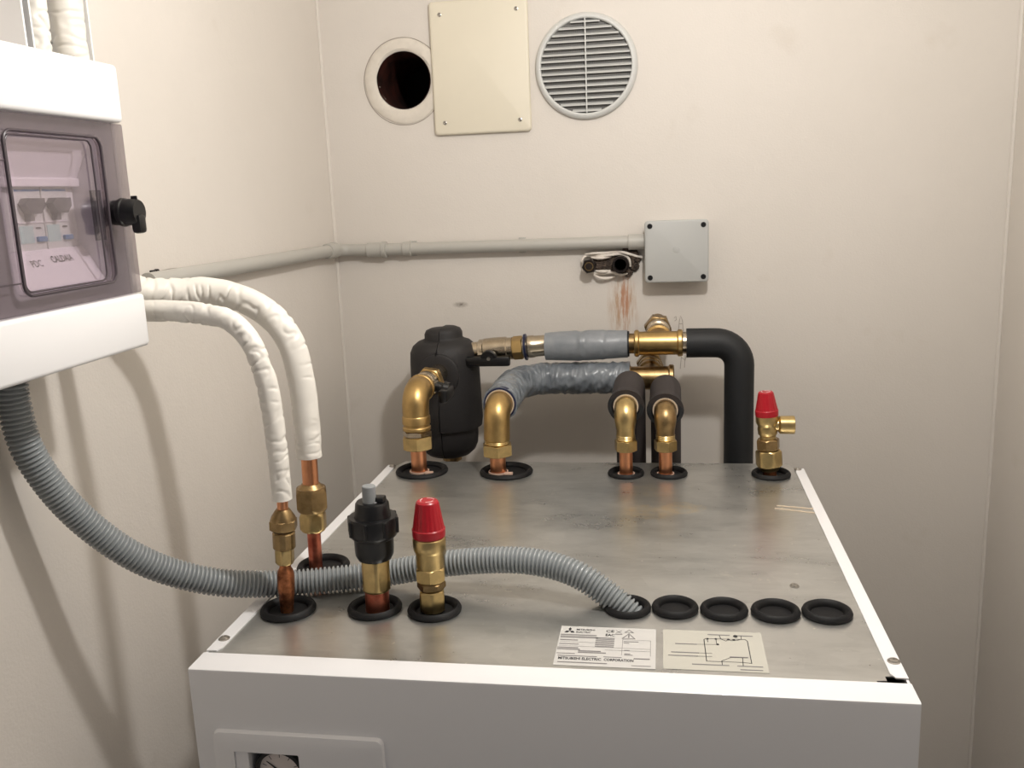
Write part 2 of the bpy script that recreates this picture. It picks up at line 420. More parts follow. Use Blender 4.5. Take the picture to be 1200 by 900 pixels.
# ------------------------------------------------------------------ heat pump indoor unit
W, D = 0.595, 0.625
unit = thing('heat_pump_unit', 'white steel indoor heat pump cabinet with a galvanised top plate', 'heat pump', (0.2975, 0.31, ZF))
prof = [(0, -0.0718), (0, -0.001), (0.0004, 0.0008), (0.0018, 0.0015), (0.029, 0.0015), (0.029, 0.0), (0.002, 0.0), (0.002, -0.0718)]
b = MB().prism(prof, lambda u, v, h: V(h, u, v), 0, W)
for x0, x1, z0, z1 in ((0, 0.0365, -0.128, -0.0718), (0.0955, W, -0.128, -0.0718), (0, W, ZF+0.01, -0.128)):   # the opening left is the gauge window
    b.box((x0, 0, z0), (x1, 0.002, z1))
b.build('front_panel', 'white_steel', unit, angle=50)
for x0, x1 in ((0.0, 0.002), (W-0.002, W)):
    MB().box((x0, 0.0025, ZF+0.01), (x1, 0.60, -0.0002)).build('side_panel', 'white_steel', unit, smooth=False)
MB().box((0.002, 0.605, ZF+0.01), (W-0.002, 0.607, -0.002)).build('back_panel', 'galv', unit, smooth=False)
MB().box((0.01, 0.01, ZF), (W-0.01, 0.60, ZF+0.012)).build('plinth', 'black_plastic', unit, smooth=False)

GROM = [  # x, y, outer radius, opening ratio
 (0.0424, 0.1175, 0.0270, 0.70), (0.0390, 0.2232, 0.0285, 0.70), (0.1270, 0.1277, 0.0265, 0.70), (0.1863, 0.1286, 0.0262, 0.70),
 (0.3698, 0.1463, 0.0222, 0.68), (0.4140, 0.1490, 0.0220, 0.66), (0.4590, 0.1480, 0.0222, 0.66), (0.5055, 0.1480, 0.0226, 0.66), (0.5515, 0.1500, 0.0228, 0.66),
 (0.0590, 0.5700, 0.0380, 0.76), (0.1828, 0.5700, 0.0380, 0.76), (0.3521, 0.5675, 0.0254, 0.72), (0.4112, 0.5695, 0.0256, 0.72), (0.5480, 0.5700, 0.0262, 0.70)]
# top plate with a real hole under each grommet
bm = bmesh.new()
outl = [(0.0025, 0.004), (0.570, 0.004), (0.570, 0.0335), (0.578, 0.0345), (0.578, 0.041), (W-0.0025, 0.043), (W-0.0025, 0.598), (0.5815, 0.6), (0.578, 0.6248), (0.020, 0.622), (0.013, 0.6), (0.0025, 0.598)]
def loop(pts):
    vv = [bm.verts.new((x, y, 0)) for x, y in pts]
    return [bm.edges.new((vv[i], vv[(i+1) % len(vv)])) for i in range(len(vv))]
ed = loop(outl)
for gx, gy, gr, k in GROM:
    ed += loop([(gx+gr*(k+0.08)*math.cos(2*math.pi*i/28), gy+gr*(k+0.08)*math.sin(2*math.pi*i/28)) for i in range(28)])
bmesh.ops.triangle_fill(bm, use_beauty=True, edges=ed)
ex = bmesh.ops.extrude_face_region(bm, geom=bm.faces[:])
for g in ex['geom']:
    if isinstance(g, bmesh.types.BMVert): g.co.z = -0.0012
bm.verts.index_update()
MB().add([v.co for v in bm.verts], [[v.index for v in f.verts] for f in bm.faces]).build('top_plate', 'galv', unit, smooth=False); bm.free()
# a shallow pressed fold and a strip of foil along the plate
for side in (0, 1):
    pl = [(0.0, 0.0335), (0.0095, 0.0335), (0.0125, 0.040), (0.0125, 0.585), (0.009, 0.597), (0.0, 0.599)]
    if side: pl = [(W-x, y+(0.004 if y < 0.05 else 0)) for x, y in pl]
    MB().prism(pl, lambda u, v, h: V(u, v, h), 0.0001, 0.0013).build('edge_strip', 'white_steel', unit, smooth=False)
def screw(x, y, z, parent, r=0.0052, d=(0, 0, 1)):
    o = MB().lathe((x, y, z), d, [(0, r), (0.0006, r), (0.0009, r*0.82), (0.0018, r*0.72), (0.0023, r*0.45), (0.0023, r*0.25), (0.0012, r*0.12)], 18).build('screw', 'screw', parent)
    return o
for x, y in ((0.0064, 0.0552), (0.5898, 0.0638), (0.0085, 0.592), (0.5862, 0.594)):
    screw(x, y, 0.0013, unit)
screw(0.5307, 0.2097, 0.0, unit, 0.0046)
for pts in ([(0.5375, 0.4355), (0.5830, 0.4210)], [(0.5410, 0.4454), (0.5830, 0.4355)]):
    b = MB(); stroke_pts = [V(x, y, 0.0004) for x, y in pts]
    b.tube(even([stroke_pts[0], stroke_pts[1]], 0.004), lambda q, a, u: 0.0010+0.0004*math.sin(q*900), 6).build('tape_remnant', 'sleeve_edge', unit)
for gx, gy, gr, k in GROM:
    ri = gr*k
    MB().lathe((gx, gy, 0), (0, 0, 1), [(-0.028, 0), (-0.028, ri-0.001), (-0.004, ri), (0.002, ri), (0.0052, ri+(gr-ri)*0.25), (0.0064, ri+(gr-ri)*0.55), (0.0050, gr-(gr-ri)*0.15), (0.0025, gr), (0.0002, gr-0.0006)], 40).build('grommet', 'rubber', unit)

# rating label and diagram label
def flat(mb, x0, y0, x1, y1, z): return mb.add([V(x0, y0, z), V(x1, y0, z), V(x1, y1, z), V(x0, y1, z)], [[0, 1, 2, 3]])
def stroke(mb, pts, w, z):
    for (ax, ay), (bx, by) in zip(pts[:-1], pts[1:]):
        d = Vector((bx-ax, by-ay)); L = d.length
        if L < 1e-6: continue
        d /= L; n = Vector((-d.y, d.x))*w/2; e = d*w/2
        mb.add([V(ax-e.x+n.x, ay-e.y+n.y, z), V(ax-e.x-n.x, ay-e.y-n.y, z), V(bx+e.x-n.x, by+e.y-n.y, z), V(bx+e.x+n.x, by+e.y+n.y, z)], [[0, 1, 2, 3]])
ZL, ZP = 0.00035, 0.0005
lab = MB().box((0.3112, 0.0362, 0.00005), (0.3966, 0.1070, ZL)).build('rating_label', 'label', unit, smooth=False)
lab['label'] = 'white printed rating plate sticker'
def put_text(s, x, y, size, width, parent, m_='print', bold=0.02):
    v, f = text_mesh(s, size, lambda a, c: V(x+a, y+c, ZP), width, bold)
    return MB().add(v, f).build('lettering', m_, parent, smooth=False)
# three-lozenge emblem
b = MB(); ex_, ey_, q = 0.3196, 0.0978, 0.0031
for a in (90, 210, 330):
    d = V(math.cos(R(a)), math.sin(R(a))*1.25, 0); n = V(-math.sin(R(a)), math.cos(R(a))*1.25, 0)
    c0 = V(ex_, ey_, ZP); b.add([c0, c0+d*q*0.87+n*q*0.5, c0+d*q*1.74, c0+d*q*0.87-n*q*0.5], [[0, 1, 2, 3]])
b.build('emblem', 'print', lab, smooth=False)
put_text('MITSUBISHI', 0.3256, 0.0992, 0.0042, 0.0165, lab); put_text('ELECTRIC', 0.3256, 0.0945, 0.0042, 0.0130, lab)
put_text('MITSUBISHI ELECTRIC', 0.3144, 0.0462, 0.0058, 0.0365, lab, bold=0.03)
put_text('CORPORATION', 0.3532, 0.0462, 0.0058, 0.0250, lab, bold=0.03)
put_text('CE', 0.3522, 0.0975, 0.0062, 0.0075, lab); put_text('EAC', 0.3522, 0.0905, 0.0058, 0.0080, lab, bold=0.03)
b = MB()
for y, x0, x1, w in ((0.0905, 0.313, 0.3436, 0.0016), (0.0862, 0.3135, 0.3449, 0.0022), (0.0808, 0.3133, 0.3277, 0.0016), (0.0735, 0.3133, 0.3292, 0.0013),
                     (0.0668, 0.3126, 0.3290, 0.0018), (0.0640, 0.3126, 0.3308, 0.0018), (0.0565, 0.3127, 0.3273, 0.0012), (0.0618, 0.3312, 0.3490, 0.0018), (0.0592, 0.3312, 0.3535, 0.0018),
                     (0.0415, 0.3152, 0.3555, 0.0016), (0.0525, 0.3142, 0.3465, 0.0014), (0.0528, 0.3532, 0.3675, 0.0012), (0.0400, 0.3771, 0.3923, 0.0010), (0.0518, 0.3792, 0.3909, 0.0018),
                     (0.0814, 0.3693, 0.3810, 0.0012), (0.0785, 0.3693, 0.3730, 0.0012), (0.0655, 0.3703, 0.3738, 0.0012), (0.0595, 0.3706, 0.3746, 0.0012), (0.0575, 0.3706, 0.3766, 0.0012)):
    stroke(b, [(x0, y), (x1, y)], w, ZP)
for i in range(7): stroke(b, [(0.3448, 0.0865-i*0.0026), (0.3598, 0.0865-i*0.0026)], 0.0015, ZP)
b.build('small_print', 'print_grey', lab, smooth=False)
b = MB()
for pts in ([(0.3126, 0.0885), (0.3440, 0.0885)], [(0.313, 0.0772), (0.345, 0.0772)], [(0.313, 0.070), (0.392, 0.069)], [(0.3678, 0.0849), (0.392, 0.0845)], [(0.3920, 0.0845), (0.3922, 0.0568)], [(0.3533, 0.0650), (0.3915, 0.0650)], [(0.3678, 0.0849), (0.3678, 0.0570)]):
    stroke(b, pts, 0.0005, ZP)
b.build('rule', 'line', lab, smooth=False)
b = MB()
stroke(b, [(0.3673, 0.0870), (0.3728, 0.0962), (0.3782, 0.0870), (0.3673, 0.0870)], 0.0009, ZP); stroke(b, [(0.3728, 0.0935), (0.3728, 0.0890)], 0.0012, ZP)
stroke(b, [(0.3692, 0.0985), (0.3728, 0.1032), (0.3764, 0.0985), (0.3692, 0.0985)], 0.0009, ZP)
stroke(b, [(0.3612, 0.1015), (0.3660, 0.0965)], 0.0007, ZP); stroke(b, [(0.3660, 0.1015), (0.3612, 0.0965)], 0.0007, ZP); stroke(b, [(0.3612, 0.0945), (0.3662, 0.0945)], 0.0014, ZP)
b.build('pictogram', 'print_grey', lab, smooth=False)

lab2 = MB().box((0.4029, 0.0378, 0.00005), (0.4882, 0.1074, ZL)).build('diagram_label', 'label2', unit, smooth=False)
lab2['label'] = 'off-white sticker with a pipe diagram'
b = MB()
stroke(b, [(0.4382, 0.0908), (0.4396, 0.0927), (0.4733, 0.0937), (0.4752, 0.0911), (0.4754, 0.0522), (0.4683, 0.0533), (0.4388, 0.0529), (0.4382, 0.0908)], 0.0007, ZP)
stroke(b, [(0.4513, 0.0543), (0.4591, 0.0608), (0.4726, 0.0612)], 0.0006, ZP); stroke(b, [(0.4687, 0.0608), (0.4682, 0.0475)], 0.0006, ZP); stroke(b, [(0.4513, 0.0543), (0.4513, 0.0477)], 0.0006, ZP)
stroke(b, [(0.4319, 0.0818), (0.4488, 0.0826), (0.4485, 0.0925)], 0.0005, ZP); stroke(b, [(0.4408, 0.0924), (0.4414, 0.0865)], 0.0005, ZP)
stroke(b, [(0.4519, 0.0993), (0.4528, 0.0929), (0.4569, 0.0896), (0.4592, 0.0925), (0.4612, 0.0908), (0.4638, 0.0911), (0.4663, 0.0913), (0.4704, 0.0943), (0.4704, 0.0999)], 0.0006, ZP)
stroke(b, [(0.4322, 0.0664), (0.4438, 0.0667)], 0.0005, ZP); stroke(b, [(0.4311, 0.0607), (0.4435, 0.0611)], 0.0005, ZP)
b.build('diagram_line', 'print', lab2, smooth=False)
b = MB()
for x, y, r in ((0.4413, 0.0923, 0.0012), (0.4485, 0.0925, 0.0012), (0.4495, 0.0827, 0.0013), (0.4592, 0.0925, 0.0013), (0.4638, 0.092, 0.0012), (0.4656, 0.0989, 0.0020)):
    b.add([V(x+r*math.cos(i*math.pi/6), y+1.2*r*math.sin(i*math.pi/6), ZP+0.0001) for i in range(12)], [list(range(12))])
b.build('diagram_dot', 'print', lab2, smooth=False)
b = MB()
for x0, x1, y in ((0.4425, 0.4602, 0.1004), (0.467, 0.4798, 0.1002), (0.414, 0.431, 0.0816), (0.4104, 0.4322, 0.0664), (0.4079, 0.4311, 0.0607), (0.4274, 0.4561, 0.0471), (0.4641, 0.4833, 0.0470), (0.4661, 0.4827, 0.0412), (0.4591, 0.4726, 0.0618)):
    stroke(b, [(x0, y), (x1, y)], 0.0016, ZP)
b.build('small_print', 'print_grey', lab2, smooth=False)

# gauge bezel panel on the front
GX, GZ = 0.0735, -0.0952
gp = MB()
def ring_prism(mb, outer, inner, y0, y1, rim):
    n = len(outer)
    o0 = [V(x, 0.0, z) for x, z in outer]
    cx = sum(x for x, z in outer)/n; cz = sum(z for x, z in outer)/n
    def shrink(p, k): return (p[0]+(k if p[0] < cx else -k), p[1]+(k if p[1] < cz else -k))
    o1 = [V(shrink(p, 0.001)[0], y0*0.75, shrink(p, 0.001)[1]) for p in outer]
    o2 = [V(shrink(p, rim)[0], y0, shrink(p, rim)[1]) for p in outer]
    i0 = [V(x, y0, z) for x, z in inner]; i1 = [V(x, y1, z) for x, z in inner]
    mb.rings([o0, o1, o2, i0, i1], cap=False)
ring_prism(gp, rrect(0.0172, -0.150, 0.1706, -0.0540, 0.006, 6), rrect(0.0365, -0.128, 0.0955, -0.0718, 0.0015, 6), -0.0055, 0.016, 0.007)
gpo = gp.build('gauge_surround', 'white_steel', unit, angle=40)
MB().box((0.0365, 0.0145, -0.128), (0.0955, 0.016, -0.0718)).build('recess_plate', 'grey_plastic', gpo, smooth=False)
MB().box((0.0366, -0.004, -0.128), (0.0490, 0.0148, -0.0719), 0.0008).build('recess_block', 'white_steel', gpo, smooth=False)
ga = MB().lathe((GX, 0.0145, GZ), (0, -1, 0), [(0, 0.0235), (0.012, 0.0235), (0.014, 0.0225), (0.014, 0.0195), (0.0105, 0.0190)], 48, cap=False).build('pressure_gauge', 'black_plastic', unit)
MB().lathe((GX, 0.0145, GZ), (0, -1, 0), [(0.004, 0.0198), (0.0102, 0.0198)], 40).build('dial', 'dial', ga)
nd = MB(); a = R(142); d = V(math.cos(a), 0, math.sin(a)); n = V(-d.z, 0, d.x); c0 = V(GX, 0.0038, GZ)
nd.add([c0+n*0.0012, c0-n*0.0012, c0+d*0.0155-n*0.0004, c0+d*0.0155+n*0.0004], [[0, 1, 2, 3]])
nd.lathe((GX, 0.0042, GZ), (0, -1, 0), [(0, 0.0024), (0.001, 0.0022)], 16).build('needle', 'print', ga, smooth=False)
b = MB()
for i in range(9):
    a = R(-45+i*33.75); d = V(math.cos(a), 0, math.sin(a)); n = V(-d.z, 0, d.x); c0 = V(GX, 0.0041, GZ)
    b.add([c0+d*0.0135-n*0.0003, c0+d*0.0135+n*0.0003, c0+d*0.0172+n*0.0003, c0+d*0.0172-n*0.0003], [[0, 1, 2, 3]])
b.build('dial_mark', 'print', ga, smooth=False)

# ------------------------------------------------------------------ refrigerant pipes in white wrap
def wrinkle(r0, r1, amp, seed, bendmask=None):
    def f(s, a, t):
        p = V(math.cos(a)*1.3, math.sin(a)*1.3, s*62+seed)
        w = noise.noise(p); w2 = noise.noise(V(math.cos(a)*2.6, math.sin(a)*2.6, s*140+seed*2)); w3 = noise.noise(V(math.cos(a), math.sin(a), s*18+seed))
        k = bendmask(t) if bendmask else 1.0
        reg = max(0.0, min(1.0, 0.55+1.8*noise.noise(V(math.cos(a)*0.9+seed, math.sin(a)*0.9, s*22+seed*3))))
        cr = max(0.0, 1-abs(noise.noise(V(math.cos(a)*0.55+seed, math.sin(a)*0.55, s*105+seed)))*4.2)
        cr = cr*cr*(3-2*cr)
        return (r0+(r1-r0)*t)*(1 + amp*k*0.25*w + 0.05*w3) - k*0.0015*cr*reg
    return f
def refrigerant_pipe(label, path, r0, r1, end, seed, stack):
    t = thing('refrigerant_pipe', label, 'pipe', end, 'white wrapped refrigerant pipes')
    P = even(spline(path, 0.003), 0.0012)
    MB().tube(P, wrinkle(r0, r1, 0.16, seed, lambda u: 1.0 if u < 0.88 else 0.75), 56).build('insulation', 'white_wrap', t, angle=70)
    stack(t); return t
AX = 0.0425; AY = 0.1175
def stack_b(t):
    top = V(0.0472, AY, 0.118); bot = V(0.0408, AY, -0.008); d = (top-bot).normalized()
    def at(z): return bot + d*((z-bot.z)/d.z)
    MB().tube([at(0.098), at(0.150)], 0.0052, 18).build('copper_tube', 'copper', t)
    b = MB(); b.hexn(at(0.0845), d, 0, 0.0105, 0.0238, R(12)); b.lathe(at(0.0935), d, [(0, 0.0125), (0.004, 0.0112), (0.0095, 0.0078), (0.0115, 0.0062)], 30).build('flare_nut', 'brass_dark', t)
    b = MB().lathe(at(0.0655), d, [(0, 0.0100), (0.001, 0.0108), (0.0155, 0.0108), (0.0168, 0.0098)], 24)
    o = b.build('valve_collar', 'brass_dark', t, angle=10)
    b = MB().hexn(at(0.0498), d, 0, 0.0158, 0.0160, R(5)); b.lathe(at(0.0655), d, [(-0.001, 0.006), (0.001, 0.006)], 16).build('hex_adapter', 'brass', t)
    MB().lathe(bot, d, [(0, 0.0062), (0.016, 0.0066), (0.024, 0.0074), (0.032, 0.0082), (0.046, 0.0082), (0.0505, 0.0074), (0.0535, 0.0056), (0.059, 0.0050)], 28).build('copper_filter', 'copper_burnt', t)
def stack_a(t):
    bot = V(0.0300, 0.2232, -0.012); top = V(0.0334, 0.2232, 0.130); d = (top-bot).normalized()
    def at(z): return bot + d*((z-bot.z)/d.z)
    MB().tube([at(0.09), at(0.150)], 0.0085, 20).build('copper_tube', 'copper', t)
    b = MB(); b.hexn(at(0.0658), d, 0, 0.0255, 0.0315, R(22), 0.2); b.lathe(at(0.0905), d, [(0, 0.0145), (0.003, 0.0115), (0.0052, 0.0095)], 30).build('flare_nut', 'brass_dark', t)
    b = MB(); b.hexn(at(0.0430), d, 0, 0.0205, 0.0255, R(8), 0.16); b.lathe(at(0.0625), d, [(0, 0.0122), (0.004, 0.0122)], 24).build('hex_adapter', 'brass', t)
    MB().tube([bot, at(0.044)], 0.0072, 20).build('copper_stub', 'copper_red', t)
refrigerant_pipe('thick white wrapped copper pipe joined by a large brass nut', [(-0.1345, 0.1532, 1.019), (-0.1345, 0.1532, 0.70), (-0.1345, 0.1532, 0.50), (-0.1342, 0.1540, 0.40), (-0.134, 0.160, 0.345), (-0.116, 0.178, 0.3115), (-0.085, 0.203, 0.3045), (-0.060, 0.216, 0.3035), (-0.0364, 0.2215, 0.2985), (-0.0096, 0.223, 0.2870), (0.012, 0.223, 0.2688), (0.0255, 0.2232, 0.2446), (0.0315, 0.2232, 0.213), (0.0338, 0.2232, 0.1765), (0.0336, 0.2232, 0.125)], 0.0170, 0.0136, (0.030, 0.2232, 0.0), 3.1, stack_a)
refrigerant_pipe('thin white wrapped copper pipe with stacked brass fittings at the front left corner', [(-0.142, 0.119, 1.019), (-0.142, 0.119, 0.70), (-0.142, 0.119, 0.50), (-0.141, 0.119, 0.385), (-0.134, 0.117, 0.330), (-0.115, 0.1155, 0.3040), (-0.085, 0.1160, 0.2975), (-0.050, 0.1165, 0.2960), (-0.0195, 0.1170, 0.2935), (0.0092, 0.1175, 0.2873), (0.0268, 0.1175, 0.2720), (0.0371, 0.1175, 0.2504), (0.0434, 0.1175, 0.2222), (0.0462, 0.1175, 0.1855), (0.0470, 0.1175, 0.1482), (0.0470, 0.1175, 0.1145)], 0.0120, 0.0095, (0.0408, AY, 0.0), 9.7, stack_b)

# ------------------------------------------------------------------ automatic air vent
t = thing('air_vent_valve', 'black plastic automatic air vent with a small grey cap on a copper stub', 'valve', (0.1300, 0.1277, 0.0))
o = V(0.1298, 0.1277, 0.0); d = V(0.018, 0, 1).normalized()
MB().lathe(o, d, [(-0.012, 0.0115), (0.024, 0.0117)], 28).build('copper_stub', 'copper_red', t)
b = MB(); b.hexn(o, d, 0.0215, 0.0535, 0.0262, R(20), 0.06); b.lathe(o, d, [(0.0205, 0.0120), (0.0225, 0.0126)], 28).build('brass_hex', 'brass', t)
MB().lathe(o, d, [(0.0525, 0.0130), (0.0535, 0.0160), (0.058, 0.0182), (0.0625, 0.0186), (0.074, 0.0188), (0.0755, 0.0192)], 40).build('lower_body', 'black_plastic', t)
b = MB().lathe(o, d, [(0.0745, 0.0195), (0.0775, 0.0225), (0.0800, 0.0234), (0.0945, 0.0234), (0.0960, 0.0225), (0.0962, 0.0180)], 48)
for i in range(8):
    a = 2*math.pi*i/8; c = o+d*0.080+V(math.cos(a), math.sin(a), 0)*0.0232
    b.lathe(c, d, [(0, 0.0020), (0.0145, 0.0020), (0.0155, 0.0012)], 8)
b.build('collar', 'black_plastic', t)
b = MB().lathe(o, d, [(0.096, 0.0178), (0.1015, 0.0165), (0.1085, 0.0158), (0.1105, 0.0145), (0.1108, 0.0095), (0.112, 0.0085)], 36)
b.box(o+V(0.002, -0.006, 0.108), o+V(0.015, 0.006, 0.1155), 0.002).build('head', 'black_plastic', t)
MB().lathe(o+V(-0.001, -0.004, 0), d, [(0.108, 0.0066), (0.1262, 0.0064), (0.1270, 0.0058)], 24).build('cap', 'grey_plastic', t)

# ------------------------------------------------------------------ safety valves with red caps
def red_cap(t, o, d, z0, h, rb, rt_):
    b = MB(); n = 60; rs = []
    x, y, z = frame(d)
    for tt, rr, fl in ((0, rb, 0), (0.002, rb*1.02, 0), (0.0075, rb*1.02, 0), (0.0085, rb*0.97, 1), (h*0.9, rt_*1.06, 1), (h*0.96, rt_, 0), (h, rt_*0.86, 0)):
        rs.append([o+d*(z0+tt)+(x*math.cos(2*math.pi*i/n)+y*math.sin(2*math.pi*i/n))*(rr*(1-(0.035 if fl and i % 3 == 0 else 0))) for i in range(n)])
    c = b.rings(rs).build('cap', 'red', t, angle=25); c['label'] = 'red ribbed cap'
    b = MB()
    for k in range(3):
        a0 = R(120*k); b.tube([o+d*(z0+h+0.0001)+(x*math.cos(a0+R(q))+y*math.sin(a0+R(q)))*rt_*0.6 for q in range(0, 90, 15)], 0.0005, 5)
    b.build('cap_print', 'red_print', c)
t = thing('safety_valve', 'brass safety valve with red cap standing beside the black air vent', 'safety valve', (0.1845, 0.1286, 0.0), 'red capped safety valves')
o = V(0.1845, 0.1286, 0.0); d = V(0.008, 0, 1).normalized()
MB().lathe(o, d, [(-0.012, 0.0085), (0.004, 0.0085)], 24).build('pipe_stub', 'copper_burnt', t)
MB().hexn(o, d, 0.0015, 0.0225, 0.0232, R(14), 0.1).build('lower_nut', 'brass', t)
MB().lathe(o, d, [(0.0222, 0.0095), (0.0236, 0.0095)], 24).hexn(o, d, 0.0236, 0.0312, 0.0238, R(40), 0.2).build('olive_nut', 'brass_dark', t)
MB().hexn(o, d, 0.0318, 0.0458, 0.0262, R(10), 0.12).build('upper_hex', 'brass', t)
MB().lathe(o, d, [(0.0455, 0.0128), (0.048, 0.0136), (0.060, 0.0137), (0.0625, 0.0148), (0.0650, 0.0157), (0.0742, 0.0158), (0.0755, 0.0150), (0.077, 0.0120)], 40).build('body', 'brass', t)
b = MB().lathe(V(o.x, o.y+0.010, 0.052), V(0, 1, 0), [(0, 0.0095), (0.016, 0.0100), (0.018, 0.0092), (0.018, 0.0070), (0.004, 0.0068)], 28).build('outlet', 'brass', t)
red_cap(t, o, d, 0.0766, 0.0350, 0.0155, 0.0106)
t = thing('safety_valve', 'brass safety valve with red cap and side outlet at the rear right corner', 'safety valve', (0.5450, 0.57, 0.0), 'red capped safety valves')
o = V(0.5462, 0.57, 0.0); d = V(-0.06, 0, 1).normalized()
MB().lathe(o, d, [(-0.012, 0.0095), (0.012, 0.0095)], 24).build('pipe_stub', 'copper_burnt', t)
b = MB().lathe(o, d, [(0.0075, 0.0120), (0.0135, 0.0150)], 30); b.hexn(o, d, 0.0125, 0.0360, 0.0305, R(16), 0.1).build('lower_nut', 'brass', t)
MB().hexn(o, d, 0.0368, 0.0520, 0.0272, R(44), 0.12).build('olive_nut', 'brass_dark', t)
MB().lathe(o, d, [(0.052, 0.0105), (0.056, 0.0105), (0.059, 0.0128), (0.066, 0.0132), (0.070, 0.0125), (0.073, 0.0140), (0.0755, 0.0150), (0.0835, 0.0150), (0.0845, 0.0138)], 36).build('body', 'brass', t)
oc = o+d*0.0710
MB().lathe(oc, V(1, 0, 0.0), [(0.006, 0.0085), (0.014, 0.0090), (0.0165, 0.0122), (0.0345, 0.0124), (0.0352, 0.0118), (0.0352, 0.0092), (0.020, 0.0090)], 32).build('outlet', 'brass', t)
red_cap(t, o, d, 0.0840, 0.0330, 0.0150, 0.0098)

# ------------------------------------------------------------------ rear pipework
def collar_clip(t, x, y):
    b = MB().lathe((x, y, -0.0045), (0, 0, 1), [(0, 0.0125), (0.0, 0.0142), (0.007, 0.0142), (0.007, 0.0125)], 28, cap=False)
    b.box((x+0.010, y-0.011, -0.0045), (x+0.022, y-0.004, 0.0030), 0.001).build('pipe_clip', 'clip', t)
def elbow_tube(mb, p0, c, p1, r, rb, seg=28):
    mb.tube(even(bend(p0, c, p1, rb, 16), 0.003), r, seg)
# 1: pipe feeding the filter
t = thing('brass_elbow_pipe', 'copper pipe with brass elbow and union feeding the black filter', 'pipe', (0.0550, 0.57, 0.0), 'brass elbow pipes along the rear')
X, Y, A = 0.0552, 0.57, 0.1165
MB().lathe((X, Y, -0.012), (0, 0, 1), [(0, 0.0113), (0.055, 0.0113)], 28).build('copper_pipe', 'copper', t)
collar_clip(t, X, Y)
MB().hexn((X, Y, 0.0), (0, 0, 1), 0.0352, 0.0545, 0.0400, R(12), 0.08).build('compression_nut', 'brass', t)
MB().hexn((X, Y, 0.0), (0, 0, 1), 0.0550, 0.0625, 0.0365, R(30), 0.1).build('hex_collar', 'nickel', t)
b = MB(); b.lathe((X, Y, 0), (0, 0, 1), [(0.0625, 0.0180), (0.0640, 0.0203), (0.0675, 0.0203), (0.0690, 0.0190), (0.0715, 0.0190), (0.0730, 0.0202), (0.0830, 0.0202), (0.0845, 0.0192)], 36)
elbow_tube(b, (X, Y, 0.075), (X, Y, A), (X, Y+0.036, A), 0.0192, 0.022)
b.lathe((X, Y, A), (0, 1, 0), [(0.0300, 0.0192), (0.0315, 0.0206), (0.0380, 0.0206), (0.0395, 0.0190)], 36).build('elbow', 'bronze', t)
MB().lathe((X, Y, A), (0, 1, 0), [(0.0385, 0.0160), (0.0440, 0.0160), (0.0445, 0.0178), (0.0500, 0.0180), (0.0510, 0.0166), (0.0560, 0.0166), (0.0570, 0.0188), (0.0680, 0.0188), (0.0690, 0.0165), (0.080, 0.0165)], 36).build('union', 'nickel', t)
MB().hexn((X, Y, A), (0, 1, 0), 0.0780, 0.0960, 0.0370, R(10), 0.1).build('union_nut', 'bronze', t)
MB().lathe((X, Y, A), (0, 1, 0), [(0.0950, 0.0150), (0.150, 0.0150)], 28).build('tail_pipe', 'nickel', t)
h = MB().lathe((X, Y+0.062, A), (1, 0, -0.25), [(0.012, 0.0085), (0.026, 0.0085), (0.028, 0.0115), (0.036, 0.0110)], 18)
h.box((X+0.024, Y+0.036, A-0.024), (X+0.037, Y+0.090, A-0.004), 0.004).build('lever', 'black_plastic', t)

# filter
FX, FY = 0.0522, 0.772
t = thing('magnetic_filter', 'bulky black foam covered filter with domed split top', 'filter', (FX, FY, -0.035))
prof = [(-0.034, 0.001), (-0.034, 0.022), (-0.030, 0.034), (-0.022, 0.043), (-0.012, 0.0475), (0.004, 0.0490), (0.0165, 0.0490), (0.0185, 0.0560), (0.030, 0.0575), (0.070, 0.0565), (0.125, 0.0555), (0.142, 0.0545), (0.152, 0.0500), (0.159, 0.0415), (0.1620, 0.0330), (0.1625, 0.0305), (0.1640, 0.0300), (0.1715, 0.0298), (0.1770, 0.0270), (0.1800, 0.0200), (0.1808, 0.001)]
for s_, nm in ((-1, 'shell'), (1, 'shell')):
    n = 28; rs = []
    for z, r in prof:
        ring = []
        for i in range(n+1):
            a = math.pi*i/n
            rr = r*(1.0 if 0.155 > z or s_ < 0 else 1.02)
            ring.append(V(FX+s_*(0.0006+rr*math.sin(a)), FY-rr*math.cos(a), z+(0.0022 if z > 0.162 and s_ > 0 else 0)))
        rs.append(ring)
    b = MB(); b.rings(rs, cap=True); b.build(nm, 'foam', t, angle=40)
MB().lathe((X, FY-0.0530, A-0.003), (0, -1, 0), [(0, 0.0330), (0.004, 0.0325), (0.0055, 0.0300), (0.0055, 0.018)], 36).build('port_boss', 'foam', t)
MB().box((FX-0.0016, FY-0.0585, 0.128), (FX+0.0010, FY-0.050, 0.1500), 0.0006).build('seam', 'black_plastic', t)
MB().lathe((FX+0.004, FY, -0.052), (0, 0, 1), [(0, 0.010), (0.010, 0.010), (0.011, 0.016), (0.019, 0.016)], 24).build('drain_cock', 'brass_dark', t)

